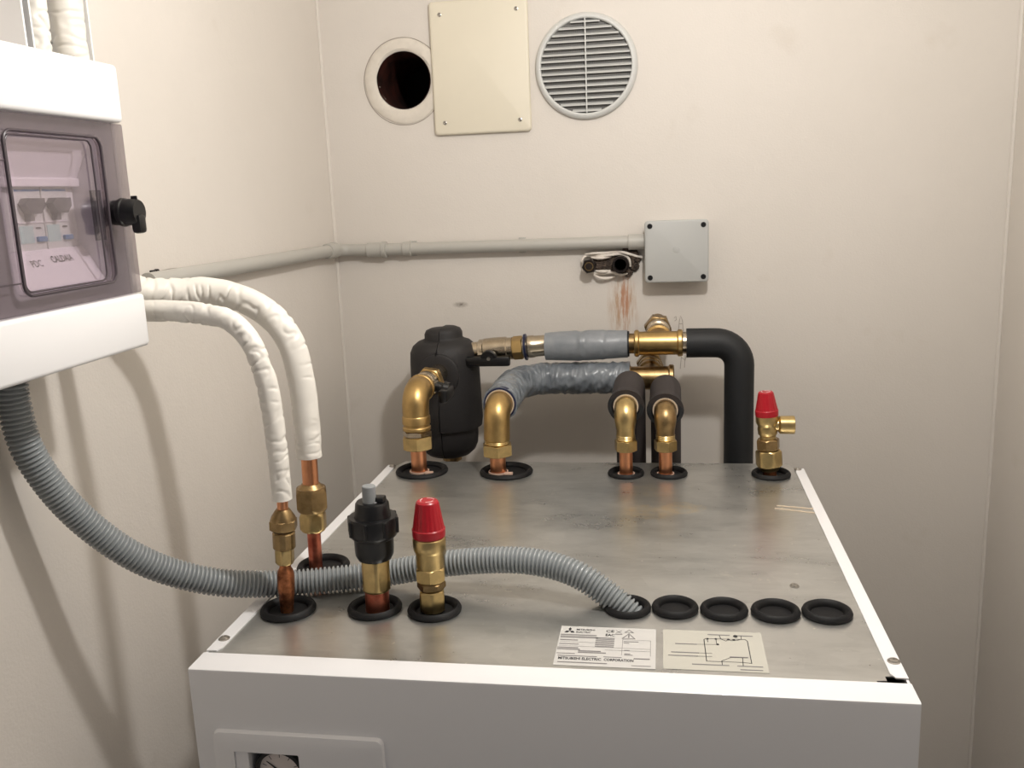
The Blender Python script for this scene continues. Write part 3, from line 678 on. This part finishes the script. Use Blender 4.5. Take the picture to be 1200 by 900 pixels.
# ball valve between filter and sleeve
RY, RZ = 0.772, 0.1462
t = thing('ball_valve', 'nickel ball valve with black lever beside the black filter', 'valve', (0.155, RY, RZ))
ax = V(1, 0, 0.075).normalized(); o = V(0.100, RY, 0.1405)
MB().lathe(o, ax, [(0, 0.0155), (0.013, 0.0155), (0.014, 0.0175), (0.018, 0.0175), (0.020, 0.0195), (0.038, 0.0200), (0.056, 0.0195), (0.058, 0.0178), (0.066, 0.0178)], 36).build('body', 'nickel', t)
MB().hexn(o, ax, 0.0100, 0.0215, 0.0330, R(10), 0.1).build('end_hex', 'nickel', t)
MB().hexn(o, ax, 0.0660, 0.0830, 0.0330, R(14), 0.08).build('union_nut', 'bronze', t)
MB().lathe(o, ax, [(0.085, 0.0150), (0.0855, 0.0212), (0.0885, 0.0215), (0.0895, 0.0150)], 36).build('seal_ring', 'blue_ring', t)
MB().lathe(o, ax, [(0.083, 0.0160), (0.090, 0.0160), (0.092, 0.0180), (0.100, 0.0180), (0.102, 0.0170), (0.130, 0.0165)], 32).build('tail_pipe', 'nickel', t)
h = MB().lathe(o+ax*0.032+V(0, -0.016, -0.006), V(0, -1, -0.1), [(0, 0.0095), (0.010, 0.0095), (0.012, 0.0130), (0.018, 0.0130), (0.0195, 0.0115)], 20)
h.box(o+ax*0.032+V(-0.040, -0.036, -0.021), o+ax*0.032+V(0.034, -0.026, -0.005), 0.004)
h.build('lever', 'black_plastic', t)
MB().lathe(o+ax*0.032+V(0, -0.0350, -0.008), V(0, -1, -0.1), [(0, 0.0035), (0.0018, 0.003)], 6).build('lever_nut', 'screw', t)

def sleeve_fn(r, amp, k, seed, diag=3.0):
    def f(s, a, t_):
        w = noise.noise(V(math.cos(a+s*diag*10)*1.4, math.sin(a+s*diag*10)*1.4, s*k+seed))
        w2 = noise.noise(V(math.cos(a)*3, math.sin(a)*3, s*k*2.3+seed))
        return r*(1+amp*((0.5-abs(w))*1.4-0.35) + amp*0.4*w2)
    return f
# upper sleeve
t = thing('insulated_pipe', 'straight smooth grey taped pipe sleeve between ball valve and upper brass tee', 'pipe', (0.285, RY, 0.1485), 'grey taped pipes')
p0, p1 = V(0.219, RY, 0.1475), V(0.349, RY, 0.1500)
def up_fn(s, a, t_):
    base = 0.0218+0.0022*math.sin(math.pi*min(1, t_*1.1))
    cre = max(0, 1-abs(t_-0.44)/0.10)+max(0, 1-abs(t_-0.72)/0.05)
    w = noise.noise(V(math.cos(a)*1.5, math.sin(a)*1.5, s*90+2))
    return base*(1+0.12*cre*w+0.012*noise.noise(V(math.cos(a), math.sin(a), s*30)))
MB().tube(even([p0, p1], 0.0014), up_fn, 40).build('sleeve', 'tape', t, angle=70)
MB().lathe(p1, (1, 0, 0), [(-0.002, 0.0205), (0.0025, 0.0200), (0.0025, 0.0145)], 32).build('sleeve_end', 'sleeve', t)

def tee(label, cx, y, z, matn, br_end, full=True):
    t = thing('brass_tee', label, 'pipe tee', (cx, y, z), 'brass tees against the back wall')
    b = MB().lathe((cx-0.038, y, z), (1, 0, 0), [(0, 0.0150), (0, 0.0195), (0.002, 0.0212), (0.006, 0.0212), (0.008, 0.0185), (0.066, 0.0185), (0.068, 0.0212), (0.073, 0.0212), (0.075, 0.0195), (0.075, 0.0150)], 40)
    bd = V(-0.02, 1, 0.13) if full else V(-0.02, 1, 0.06)
    b.lathe((cx, y, z), bd, [(0.0, 0.0175), (0.028, 0.0175), (0.031, 0.0205), (0.037, 0.0205), (0.039, 0.0180)], 40).build('body', matn, t)
    MB().lathe((cx, y, z), bd, [(0.038, 0.0160), (0.0435, 0.0160), (0.0445, 0.0188), (0.050, 0.0188), (0.0515, 0.0165), (0.058, 0.0165), (0.060, 0.0192), (0.070, 0.0192), (0.072, 0.0165), (0.080, 0.0165)], 36).build('branch_union', 'nickel' if full else 'brass_dark', t)
    MB().hexn((cx, y, z), bd, 0.080, 0.098, 0.0390, R(8), 0.1).build('branch_nut', 'brass_dark', t)
    MB().lathe((cx, y, z), bd, [(0.095, 0.0150), (br_end+0.003, 0.0150)], 24).build('branch_pipe', 'brass_dark', t)
    b = MB().lathe((cx-0.038, y, z), (-1, 0, 0), [(-0.002, 0.0160), (0.010, 0.0160), (0.012, 0.0130)], 30)
    b.build('tail', 'brass_dark', t)
    MB().hexn((cx-0.038, y, z), (-1, 0, 0), 0.009, 0.0165, 0.0330, R(20), 0.15).build('tail_nut', 'bronze', t)
    if full: MB().lathe((cx+0.036, y, z), (1, 0, 0), [(0, 0.0172), (0.008, 0.0172), (0.0085, 0.0158), (0.012, 0.0158)], 30).build('outlet_ring', 'nickel', t)
    return t
tee('polished brass tee between the grey sleeve and the black bent pipe', 0.3975, RY, 0.1505, 'bronze', YB-RY)
# black bent pipe
t = thing('insulated_pipe', 'fat black foam insulated pipe bending down behind the unit', 'pipe', (0.5215, RY, ZF), 'black insulated pipes')
P = even(bend((0.440, RY, 0.1500), (0.5205, RY, 0.1500), (0.5225, RY, ZF), 0.036, 18), 0.006)
MB().tube(P, lambda s, a, t_: 0.0228*(1+0.012*noise.noise(V(math.cos(a), math.sin(a), s*25))), 32).build('sleeve', 'sleeve', t, angle=60)

# 2: elbow with wrinkled grey hose
t = thing('brass_elbow_pipe', 'copper pipe with large smooth brass elbow leading into wrinkled grey hose', 'pipe', (0.171, 0.57, 0.0), 'brass elbow pipes along the rear')
X, A = 0.1712, 0.0945
MB().lathe((X, 0.57, -0.012), (0, 0, 1), [(0, 0.0112), (0.046, 0.0112)], 28).build('copper_pipe', 'copper', t)
collar_clip(t, X, 0.57)
MB().hexn((X, 0.57, 0.0), (0, 0, 1), 0.0262, 0.0432, 0.0395, R(12), 0.08).build('compression_nut', 'brass', t)
MB().lathe((X, 0.57, 0.0), (0, 0, 1), [(0.0432, 0.0170)]+[(0.0434+0.0012*i, 0.0182 if i % 2 else 0.0172) for i in range(8)], 32).build('thread', 'brass', t)
b = MB(); elbow_tube(b, (X, 0.57, 0.050), (X+0.0015, 0.57, A), (X+0.0015, 0.605, A), 0.0186, 0.0200)
b.lathe((X+0.0015, 0.57, A), (0, 1, 0), [(0.026, 0.0186), (0.028, 0.0202), (0.036, 0.0202)], 32).build('elbow', 'bronze', t)
t = thing('insulated_pipe', 'wrinkled grey taped pipe curving right from the brass elbow', 'pipe', (0.27, RY, 0.096), 'grey taped pipes')
P = even(bend((X+0.0015, 0.598, A), (X+0.0015, RY, 0.0955), (0.352, RY, 0.0960), 0.062, 26), 0.0013)
MB().tube(P, sleeve_fn(0.0248, 0.13, 70, 5.0, 3.0), 44).build('sleeve', 'tape_dark', t, angle=75)
MB().lathe((X+0.0015, 0.5965, A), (0, 1, 0), [(0.0, 0.0195), (0.0, 0.0232), (0.006, 0.0244), (0.009, 0.0244)], 36, cap=False).build('sleeve_end', 'blue_ring', t)
MB().lathe((X+0.0015, 0.595, A), (0, 1, 0), [(0.0, 0.0190), (-0.0005, 0.0208), (0.003, 0.0210)], 36, cap=False).build('sleeve_edge', 'sleeve_edge', t)
tee('aged brass tee half hidden behind the two black sleeved elbows', 0.3840, RY, 0.0950, 'brass_dark', YB-RY, False)

# 3 and 4: elbows with black sleeves
def sleeved(label, X, Y, A, Yd, mt, dx):
    t = thing('brass_elbow_pipe', label, 'pipe', (X, Y, 0.0), 'brass elbow pipes along the rear')
    MB().lathe((X, Y, -0.012), (0, 0, 1), [(0, 0.0092), (0.055, 0.0092)], 26).build('copper_pipe', 'copper', t)
    MB().lathe((X, Y, -0.004), (0, 0, 1), [(0, 0.0104), (0, 0.0118), (0.006, 0.0118), (0.006, 0.0104)], 24, cap=False).build('pipe_clip', 'clip', t)
    MB().hexn((X, Y, 0), (0, 0, 1), 0.0345, 0.0500, 0.0278, R(14), 0.08).build('compression_nut', 'brass', t)
    MB().lathe((X, Y, 0), (0, 0, 1), [(0.050, 0.0125)]+[(0.0502+0.0012*i, 0.0134 if i % 2 else 0.0126) for i in range(7)], 30).build('thread', 'brass', t)
    path = even(bend((X, Y, 0.056), (X, Y, A), (X, Y+0.035, A), 0.0165, 16), 0.0025)
    b = MB().tube(path, lambda s, a, u: 0.0128+0.0026*min(1, max(0, (u-0.12)*4)), 30)
    b.lathe((X, Y, A), (0, 1, 0), [(0.010, 0.0154), (0.024, 0.0156), (0.030, 0.0156)], 32).build('elbow', mt, t)
    MB().lathe((X, Y+0.0190, A), (0, 1, 0), [(0, 0.0150), (-0.0006, 0.0173), (0.004, 0.0175)], 32, cap=False).build('sleeve_edge', 'sleeve_edge', t)
    P = even(bend((X, Y+0.024, A-0.001), (X+dx, Yd, A+0.021), (X+dx, Yd, ZF), 0.030, 18), 0.006)
    n_ = len(P)
    MB().tube(P, lambda s, a, u: 0.0222+0.0035*max(0, 1-s/0.018), 32).build('sleeve', 'sleeve_warm', t, angle=60)
    b = MB().lathe((X, Y+0.0240, A-0.001), (0, 1, 0.1), [(0.004, 0.0160), (-0.0012, 0.0200), (-0.0005, 0.0250), (0.006, 0.0250)], 32, cap=False).build('sleeve_lip', 'sleeve', t)
sleeved('bright brass elbow with black sleeved pipe, left one of the close pair', 0.3525, 0.568, 0.0925, 0.690, 'brass', 0.003)
sleeved('dull brown brass elbow with black sleeved pipe, right one of the close pair', 0.4066, 0.570, 0.0865, 0.690, 'brass_dark', 0.001)

# ------------------------------------------------------------------ corrugated conduit
pts = [(-0.1365, 0.0120, 0.2500), (-0.1368, 0.0122, 0.2351), (-0.1343, 0.0155, 0.1953), (-0.1249, 0.0274, 0.1548), (-0.1094, 0.0447, 0.1155), (-0.0852, 0.0652, 0.0783), (-0.0586, 0.0878, 0.0508), (-0.0219, 0.1137, 0.0292), (0.025, 0.145, 0.0158), (0.072, 0.1632, 0.0135), (0.1223, 0.176, 0.0160), (0.1847, 0.1796, 0.0268), (0.247, 0.1753, 0.0345), (0.2903, 0.169, 0.0339), (0.3244, 0.1592, 0.0267), (0.3532, 0.1508, 0.0104), (0.371, 0.1457, -0.0035), (0.3765, 0.144, -0.0090)]
PITCH = 0.0043
P = even(spline(pts, 0.003), PITCH/8)
def corr(s, a, t_):
    u = (s % PITCH)/PITCH
    return 0.0106 + 0.0028*min(1.0, 1.35*(0.5-0.5*math.cos(2*math.pi*u)))
t = thing('corrugated_conduit', 'grey corrugated cable conduit looping from the fuse box down to the unit', 'conduit', (0.3698, 0.1463, 0.0))
MB().tube(P, corr, 22).build('hose', 'conduit', t, angle=60)

# ------------------------------------------------------------------ distribution board on the left wall
XB = -0.052; Y0, Y1, Z0, Z1 = -0.1150, 0.0900, 0.2688, 0.5100
t = thing('distribution_board', 'white fuse box with smoked door and black latch on the left wall', 'fuse box', (XL, -0.0125, Z0))
b = MB()
b.box((XL+0.0005, Y0, Z0), (XL+0.006, Y1, Z1)); b.box((XL+0.005, Y0, Z0), (XB-0.022, Y0+0.004, Z1)); b.box((XL+0.005, Y1-0.004, Z0), (XB-0.022, Y1, Z1))
b.box((XL+0.005, Y0, Z0), (XB-0.022, Y1, Z0+0.004)); b.box((XL+0.005, Y0, Z1-0.004), (XB-0.022, Y1, Z1)); b.build('back_box', 'board', t, smooth=False)
ZD0, ZD1 = 0.3165, 0.4620
for za, zb in ((ZD1, Z1), (Z0, ZD0-0.0003)):
    MB().box((XB-0.024, Y0-0.0005, za), (XB, Y1+0.0005, zb), 0.004, 3).build('front_cover', 'board', t)
for ya, yb_ in ((Y0, Y0+0.004), (Y1-0.004, Y1)):
    MB().box((XB-0.024, ya, ZD0), (XB-0.010, yb_, ZD1)).build('cover_cheek', 'board', t, smooth=False)
# inner cover with a funnel down to the breakers
oy0, oy1, oz0, oz1 = -0.060, 0.0535, 0.331, 0.447; iy0, iy1, iz0, iz1 = -0.056, 0.0515, 0.3610, 0.4118
xo, xi = XB-0.011, -0.084
b = MB()
rect = lambda x, a, c, e, g: [V(x, a, e), V(x, c, e), V(x, c, g), V(x, a, g)]
b.rings([rect(xo, Y0+0.004, Y1-0.004, ZD0, ZD1), rect(xo, oy0, oy1, oz0, oz1), rect(xi+0.004, iy0, iy1, iz0, iz1), rect(xi-0.012, iy0, iy1, iz0, iz1)], cap=False)
b.build('inner_cover', 'board_in', t, smooth=False)
MB().box((xi-0.016, iy0-0.004, iz0-0.004), (xi-0.012, iy1+0.004, iz1+0.004)).build('breaker_rail', 'board_in', t, smooth=False)
MB().box((xi+0.003, iy0, 0.4030+0.0065), (xi+0.008, iy1+0.003, 0.4165), 0.001).build('cover_lip', 'board_in', t, smooth=False)
for ya, yb_ in ((-0.0245, 0.0068), (0.0082, 0.0400)):
    br = MB().box((xi-0.012, ya, 0.3595), (xi+0.0030, yb_, 0.4118), 0.0008).build('breaker', 'breaker', t, smooth=False)
    MB().box((xi+0.0029, ya+0.001, 0.4063), (xi+0.0034, yb_-0.001, 0.4080)).build('blue_band', 'blue', br, smooth=False)
    tg = [(ya+0.003, 0.3965), (ya+0.008, 0.4010), (yb_-0.005, 0.4008), (yb_-0.005, 0.3945), (yb_-0.011, 0.3890), (ya+0.009, 0.3890)]
    MB().prism(tg, lambda u, v, h: V(h, u, v), xi+0.0029, xi+0.010).build('toggle', 'toggle', br, smooth=False)
    MB().box((xi+0.0029, ya+0.009, 0.3835), (xi+0.008, ya+0.014, 0.3890)).build('toggle_stem', 'toggle', br, smooth=False)
    MB().box((xi+0.0029, ya+0.001, 0.3665), (xi+0.0036, ya+0.0165, 0.3800)).build('window', 'teal', br, smooth=False)
    MB().box((xi+0.0029, yb_-0.0120, 0.3672), (xi+0.0055, yb_-0.0012, 0.3712), 0.0006).build('test_button', 'blue', br, smooth=False)
    MB().box((xi+0.0029, yb_-0.0110, 0.3772), (xi+0.0034, yb_-0.0050, 0.3786)).build('printed_mark', 'ink', br, smooth=False)
    MB().box((xi+0.0029, ya+0.0005, 0.3820), (xi+0.0040, yb_-0.0005, 0.3828)).build('body_step', 'board_in', br, smooth=False)
MB().box((xi-0.012, 0.0412, 0.3610), (xi+0.001, 0.0512, 0.4110), 0.0006).build('blank_cover', 'board', t, smooth=False)
MB().box((xi-0.012, -0.0555, 0.3610), (xi+0.001, -0.0257, 0.4110), 0.0006).build('blank_cover', 'board', t, smooth=False)
# handwriting on the sloping sill of the funnel
sill0 = V(xi+0.004, 0, iz0); sill1 = V(xo, 0, oz0); sd = (sill1-sill0); nrm = V(-sd.z, 0, sd.x).normalized()
if nrm.z < 0: nrm = -nrm
def on_sill(y, k, a, c):
    # letters stand with their tops towards the breakers
    base = sill0 + sd*k; return V(0, y+a, 0) + base - sd.normalized()*c + nrm*0.0003
for word, y, k, w in (('PDC', -0.0245, 0.42, 0.0125), ('CALDAIA', 0.0010, 0.36, 0.0270)):
    v, f = text_mesh(word, 0.0085, lambda a, c: on_sill(y, k, a, c), w, 0.01)
    MB().add(v, f).build('handwriting', 'ink', t, smooth=False)
# smoked door
b = MB(); wo = rrect(Y0+0.003, ZD0+0.0008, Y1-0.0005, ZD1-0.0010, 0.002, 7); wi = rrect(-0.0630, 0.3300, 0.0540, 0.4485, 0.009, 7)
b.rings([[V(x, a, c) for a, c in lp] for x, lp in ((XB-0.006, wo), (XB-0.0022, wo), (XB-0.0022, wi), (XB-0.006, wi))], closed=True)
dr = b.build('door', 'smoked', t, smooth=False)
MB().prism(rrect(-0.0629, 0.3301, 0.0539, 0.4484, 0.009, 7), lambda u, v, h: V(h, u, v), XB-0.0050, XB-0.0030).build('window_pane', 'smoked_clear', dr, smooth=False)
dr['label'] = 'smoked see-through door'
def rim(name, rect_, r, x, cr, mt):
    pl = rrect(*rect_, cr, 7); pl = pl+pl[:2]
    MB().tube([V(x, a, c) for a, c in pl], r, 8, cap=False).build(name, mt, dr)
rim('window_rim', (-0.0630, 0.3300, 0.0540, 0.4485), 0.0013, XB-0.0018, 0.009, 'smoke_rim')
rim('window_rim', (-0.0610, 0.3325, 0.0410, 0.4455), 0.0008, XB-0.0022, 0.007, 'smoke_rim')
MB().box((XB-0.0105, 0.0435, 0.3650), (XB-0.0065, 0.0530, 0.4060)).build('latch_plate', 'toggle', dr, smooth=False)
MB().box((XB-0.0024, Y0+0.003, 0.3395), (XB-0.0016, -0.063, 0.3405)).build('door_seam', 'smoke_rim', dr, smooth=False)
MB().box((XB-0.0024, Y0+0.003, 0.4265), (XB-0.0016, -0.063, 0.4275)).build('door_seam', 'smoke_rim', dr, smooth=False)
k = MB().lathe((XB-0.004, 0.0660, 0.3870), (1, 0, 0), [(0, 0.0105), (0.006, 0.0108), (0.007, 0.0120), (0.010, 0.0120), (0.011, 0.0112), (0.021, 0.0110), (0.023, 0.0098)], 32)
k.box((XB+0.0125, 0.0605, 0.3690), (XB+0.0215, 0.0720, 0.3850), 0.003)
k.box((XB+0.0125, 0.0650, 0.3960), (XB+0.0180, 0.0670, 0.4005), 0.0006)
kk = k.build('latch', 'black_plastic', t); kk['label'] = 'black turning latch'
b = MB().lathe((-0.1365, 0.0120, Z0+0.001), (0, 0, -1), [(0, 0.0175), (0.004, 0.0175), (0.005, 0.0160), (0.018, 0.0158), (0.019, 0.0150)], 28)
b.build('conduit_gland', 'grey_plastic', t)

# trunking above the board, cover removed
t = thing('cable_trunking', 'white open channel rising above the fuse box holding the wrapped pipes', 'trunking', (XL, 0.118, 0.42))
TY0, TY1, TX = 0.0765, 0.1735, -0.1245
MB().box((XL+0.0005, TY0, 0.42), (XL+0.002, TY1, ZC-0.002)).build('back_plate', 'board', t, smooth=False)
for ya, yb_ in ((TY0, TY0+0.0022), (TY1-0.0022, TY1)):
    MB().box((XL+0.0015, ya, 0.42), (TX, yb_, ZC-0.002)).build('side_wall', 'board', t, smooth=False)
MB().box((XL+0.0015, TY0+0.0098, 0.42), (TX, TY0+0.0120, ZC-0.002)).build('lip', 'board', t, smooth=False)

# ------------------------------------------------------------------ rigid conduit round the corner
CZ, CR = 0.3025, 0.0102; cx_, cy_ = XL+0.0125, YB-0.0125
t = thing('surface_conduit', 'grey rigid electrical conduit running round the corner to the junction box', 'conduit', (cx_, cy_, CZ))
MB().tube(even([V(cx_, 0.262, 0.3105), V(cx_, 0.845, 0.3060)], 0.03), CR, 24).build('wall_tube', 'pvc', t)
MB().tube(even(bend((cx_, 0.838, 0.3060), (cx_, cy_, 0.3040), (-0.075, cy_, CZ), 0.022, 12), 0.004), CR*1.01, 24).build('corner_bend', 'pvc', t)
MB().tube([V(-0.085, cy_, CZ), V(0.372, cy_, CZ+0.0002)], CR, 24).build('wall_tube', 'pvc', t)
MB().lathe((cx_, 0.815, 0.3062), (0, 1, -0.008), [(0, 0.0118), (0.002, 0.0125), (0.028, 0.0125), (0.030, 0.0135), (0.036, 0.0135), (0.037, 0.0115)], 28).build('coupling', 'pvc', t)
MB().lathe((-0.100, cy_, CZ), (1, 0, 0), [(0, 0.0110), (0.001, 0.0128), (0.026, 0.0128), (0.027, 0.0140), (0.034, 0.0140), (0.035, 0.0115)], 28).build('coupling', 'pvc', t)
MB().lathe((-0.036, cy_, CZ), (1, 0, 0), [(0, 0.0110), (0.001, 0.0121), (0.014, 0.0121), (0.015, 0.0105)], 28).build('coupling', 'pvc', t)
MB().lathe((0.348, cy_, CZ), (1, 0, 0), [(0, 0.0110), (0.001, 0.0130), (0.028, 0.0130)], 28).build('coupling', 'pvc', t)
for x in (-0.02, 0.17):
    b = MB().box((x-0.006, YB-0.006, CZ-0.013), (x+0.006, YB-0.0005, CZ+0.013), 0.001).build('clip', 'pvc', t)
# junction box
JX0, JX1, JZ0, JZ1, JD = 0.3755, 0.4775, 0.2365, 0.3365, 0.037
t = thing('junction_box', 'square grey plastic junction box with four corner screws on the back wall', 'junction box', ((JX0+JX1)/2, YB, JZ0))
f2 = lambda u, v, h: V(u, YB-h, v)
MB().prism(rrect(JX0+0.0015, JZ0+0.0015, JX1-0.0015, JZ1-0.0015, 0.005), f2, 0.0003, JD-0.0105).build('base', 'jbox', t)
b = MB(); n = len(rrect(0, 0, 1, 1, 0.1)); rs = []
for h, k in ((JD-0.010, 0.0), (JD-0.002, 0.0), (JD-0.0006, 0.0006), (JD, 0.002)):
    rs.append([V(u, YB-h, v) for u, v in rrect(JX0+k, JZ0+k, JX1-k, JZ1-k, 0.006)])
lid = b.rings(rs).build('lid', 'jbox', t, angle=50)
for x in (JX0+0.0085, JX1-0.0085):
    for z in (JZ0+0.0085, JZ1-0.0085):
        s_ = MB().lathe((x, YB-JD+0.0002, z), (0, -1, 0), [(0, 0.0042), (0.0009, 0.0042), (0.0009, 0.0031), (0.0003, 0.0030)], 16).build('lid_screw', 'black_plastic', lid)
MB().lathe(((JX0+JX1)/2, YB-JD, (JZ0+JZ1)/2+0.003), (0, -1, 0), [(0, 0.006), (0.0003, 0.005)], 20).build('lid_pip', 'jbox', lid)

# capped pipe stubs in a rough hole, with mastic strands
def stub(label, x, z, r, L, mt):
    t = thing('pipe_stub', label, 'pipe stub', (x, YB, z), 'open pipe ends in the wall')
    b = MB().hexn((x, YB, z), (0, -1, 0), 0.012, L, r*2, R(10), 0.1) if r < 0.0125 else MB().lathe((x, YB, z), (0, -1, 0), [(0.008, r*0.95), (L-0.004, r), (L-0.001, r), (L, r-0.001), (L, r*0.72), (L-0.014, r*0.68)], 28)
    b.build('fitting', 'black_iron', t)
    MB().lathe((x, YB, z), (0, -1, 0), [(-0.01, r*0.8), (0.014, r*0.8)], 20).build('pipe', 'black_iron', t)
    if r < 0.0125:
        MB().lathe((x, YB, z), (0, -1, 0), [(L-0.001, r*0.72), (L+0.0008, r*0.70), (L+0.0008, r*0.55), (L-0.002, r*0.52)], 24).build('brass_rim', 'brass_dark', t)
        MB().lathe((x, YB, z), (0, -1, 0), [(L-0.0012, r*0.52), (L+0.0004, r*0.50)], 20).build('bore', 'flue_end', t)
    else:
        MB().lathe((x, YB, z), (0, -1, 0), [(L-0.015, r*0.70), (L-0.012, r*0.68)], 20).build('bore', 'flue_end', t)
stub('narrow dark pipe end with a brass rim sticking out of the wall', 0.2838, 0.2655, 0.0105, 0.030, 'black_iron')
stub('wide dark open pipe end in rough mortar beside the junction box', 0.3352, 0.2665, 0.0138, 0.026, 'black_iron')
random.seed(4)
t = thing('mortar_patch', 'ragged dark hole patch with white mastic strands around two pipe ends', 'mortar patch', (0.315, YB, 0.25))
b = MB(); n = 40; rs = []
for k, (sc_, dy) in enumerate(((1.0, 0.001), (0.92, -0.0025), (0.7, -0.006), (0.4, -0.005), (0.1, -0.006))):
    ring = []
    for i in range(n):
        a = 2*math.pi*i/n; c, s_ = math.cos(a), math.sin(a)
        e = 1+0.22*noise.noise(V(c*2.2, s_*2.2, 3+k*0.4))+0.12*noise.noise(V(c*6, s_*6, k))
        ring.append(V(0.3210+0.0445*sc_*e*c, YB+dy-0.002*noise.noise(V(c*4, s_*4, k*3.0)), 0.2665+(0.0165+0.0075*max(0, c))*sc_*e*s_))
    rs.append(ring)
b.rings(rs, cap=True).build('mortar', 'mortar', t, angle=20)
for cx0, cz0, rr in ((0.3555, 0.281, 0.010), (0.352, 0.270, 0.009), (0.3585, 0.262, 0.008), (0.347, 0.252, 0.008), (0.362, 0.274, 0.007), (0.344, 0.287, 0.008)):
    bm2 = bmesh.new(); bmesh.ops.create_icosphere(bm2, subdivisions=2, radius=rr)
    for v in bm2.verts:
        v.co = v.co*(1+0.45*noise.noise(v.co*190+V(cx0*99, 0, 0))); v.co.y *= 0.6
    bm2.verts.index_update()
    MB().add([v.co+V(cx0, YB-0.004, cz0) for v in bm2.verts], [[v.index for v in f.verts] for f in bm2.faces]).build('mortar_lump', 'mortar', t, angle=15); bm2.free()
strands = [[(0.272, 0.266), (0.2715, 0.275), (0.277, 0.2815), (0.290, 0.2815), (0.305, 0.2805), (0.322, 0.2825), (0.334, 0.283), (0.345, 0.279), (0.3505, 0.271), (0.351, 0.262)],
           [(0.2715, 0.262), (0.274, 0.255), (0.288, 0.2535), (0.303, 0.2515), (0.320, 0.2530), (0.335, 0.2485), (0.347, 0.2505)],
           [(0.290, 0.2500), (0.300, 0.2445), (0.312, 0.2430), (0.326, 0.2455)], [(0.276, 0.284), (0.290, 0.2855), (0.310, 0.2855), (0.328, 0.287), (0.342, 0.285), (0.358, 0.280), (0.371, 0.276)],
           [(0.286, 0.2785), (0.302, 0.2775), (0.320, 0.2795)], [(0.292, 0.2560), (0.306, 0.2550), (0.318, 0.2558)]]
for st_ in strands:
    pp = even(spline([V(x, YB-0.008-0.003*math.sin(i*1.7), z) for i, (x, z) in enumerate(st_)], 0.003), 0.002)
    MB().tube(pp, lambda s, a, u: 0.0016+0.0012*math.sin(math.pi*u)+0.0006*noise.noise(V(math.cos(a), math.sin(a), s*200)), 10).build('mastic_strand', 'mastic', t, angle=80)

# blanking panel
t = thing('blanking_panel', 'cream rectangular cover plate with four screws high on the wall', 'cover plate', (0.112, YB, 0.488))
rs = []
for h, k in ((0.0006, 0.0), (0.0055, 0.0), (0.0075, 0.0010), (0.0082, 0.0035)):
    rs.append([V(u, YB-h, v) for u, v in rrect(0.0300+k, 0.4885+k, 0.1925-k, 0.6985-k, 0.006)])
MB().rings(rs).build('plate', 'cream', t, angle=50)
for x, z in ((0.0480, 0.6780), (0.1745, 0.6790), (0.0480, 0.5080), (0.1745, 0.5070)):
    MB().lathe((x, YB-0.0080, z), (0, -1, 0), [(0, 0.0034), (0.0008, 0.0033), (0.0012, 0.0020), (0.0004, 0.0010)], 16).build('screw', 'screw', t)

# round ventilation grille
VX, VZ, VR = 0.2845, 0.5845, 0.0825
t = thing('vent_grille', 'round pale grey louvred ventilation grille on the back wall', 'vent', (VX, YB, VZ))
MB().lathe((VX, YB, VZ), (0, -1, 0), [(0.0005, VR), (0.004, VR), (0.008, VR-0.002), (0.0105, VR-0.006), (0.0105, VR-0.0085), (0.009, VR-0.0095), (0.001, VR-0.0095)], 72, cap=False).build('rim', 'grille', t, angle=60)
MB().lathe((VX, YB, VZ), (0, -1, 0), [(0.0006, VR-0.009), (0.0012, VR-0.009)], 48).build('backing', 'toggle', t)
gi = VR-0.0093
b = MB()
for i in range(-24, 25):
    x = i*gi/25; h = math.sqrt(max(0, gi*gi-x*x)); b.box((VX+x-0.0004, YB-0.0022, VZ-h), (VX+x+0.0004, YB-0.0014, VZ+h))
    b.box((VX-h, YB-0.0024, VZ+x-0.0004), (VX+h, YB-0.0016, VZ+x+0.0004))
io = b.build('insect_mesh', 'mesh', t, smooth=False)
NS = 15
for i in range(NS):
    z = -gi + (i+0.5)*2*gi/NS; h = math.sqrt(gi*gi-(abs(z)+0.001)**2) if abs(z)+0.001 < gi else 0.01
    c0 = V(VX, YB-0.0065, VZ+z)
    pr = [(0.0042, -0.0022), (0.0042, -0.0010), (0.0030, -0.0008), (-0.0030, 0.0024), (-0.0032, 0.0016), (0.0026, -0.0022)]
    MB().prism(pr, lambda u, v, hh: c0+V(hh, -u, v), -h, h).build('louvre', 'grille', t, smooth=False)
MB().box((VX-0.0009, YB-0.0112, VZ-gi), (VX+0.0009, YB-0.0040, VZ+gi)).build('centre_bar', 'grille', t, smooth=False)

# wall plug with a stray wire above the wrapped pipes
t = thing('wall_plug', 'small metal wall plug with a loose wire above the white wrapped pipes', 'wall plug', (XL, 0.300, 0.317))
b = MB().lathe((XL-0.002, 0.300, 0.3190), (1, 0.0, 0), [(0, 0.0028), (0.006, 0.0028), (0.006, 0.0018)], 12)
b.box((XL, 0.288, 0.3165), (XL+0.004, 0.296, 0.3212), 0.0008).build('plug', 'black_plastic', t)
MB().tube(spline([V(XL+0.005, 0.302, 0.319), V(XL+0.010, 0.318, 0.3200), V(XL+0.012, 0.335, 0.3185), V(XL+0.013, 0.349, 0.3120), V(XL+0.012, 0.352, 0.3070)], 0.003), 0.0008, 6).build('wire', 'wire', t)

for o in bpy.data.objects:
    if '_o' in o: del o['_o']
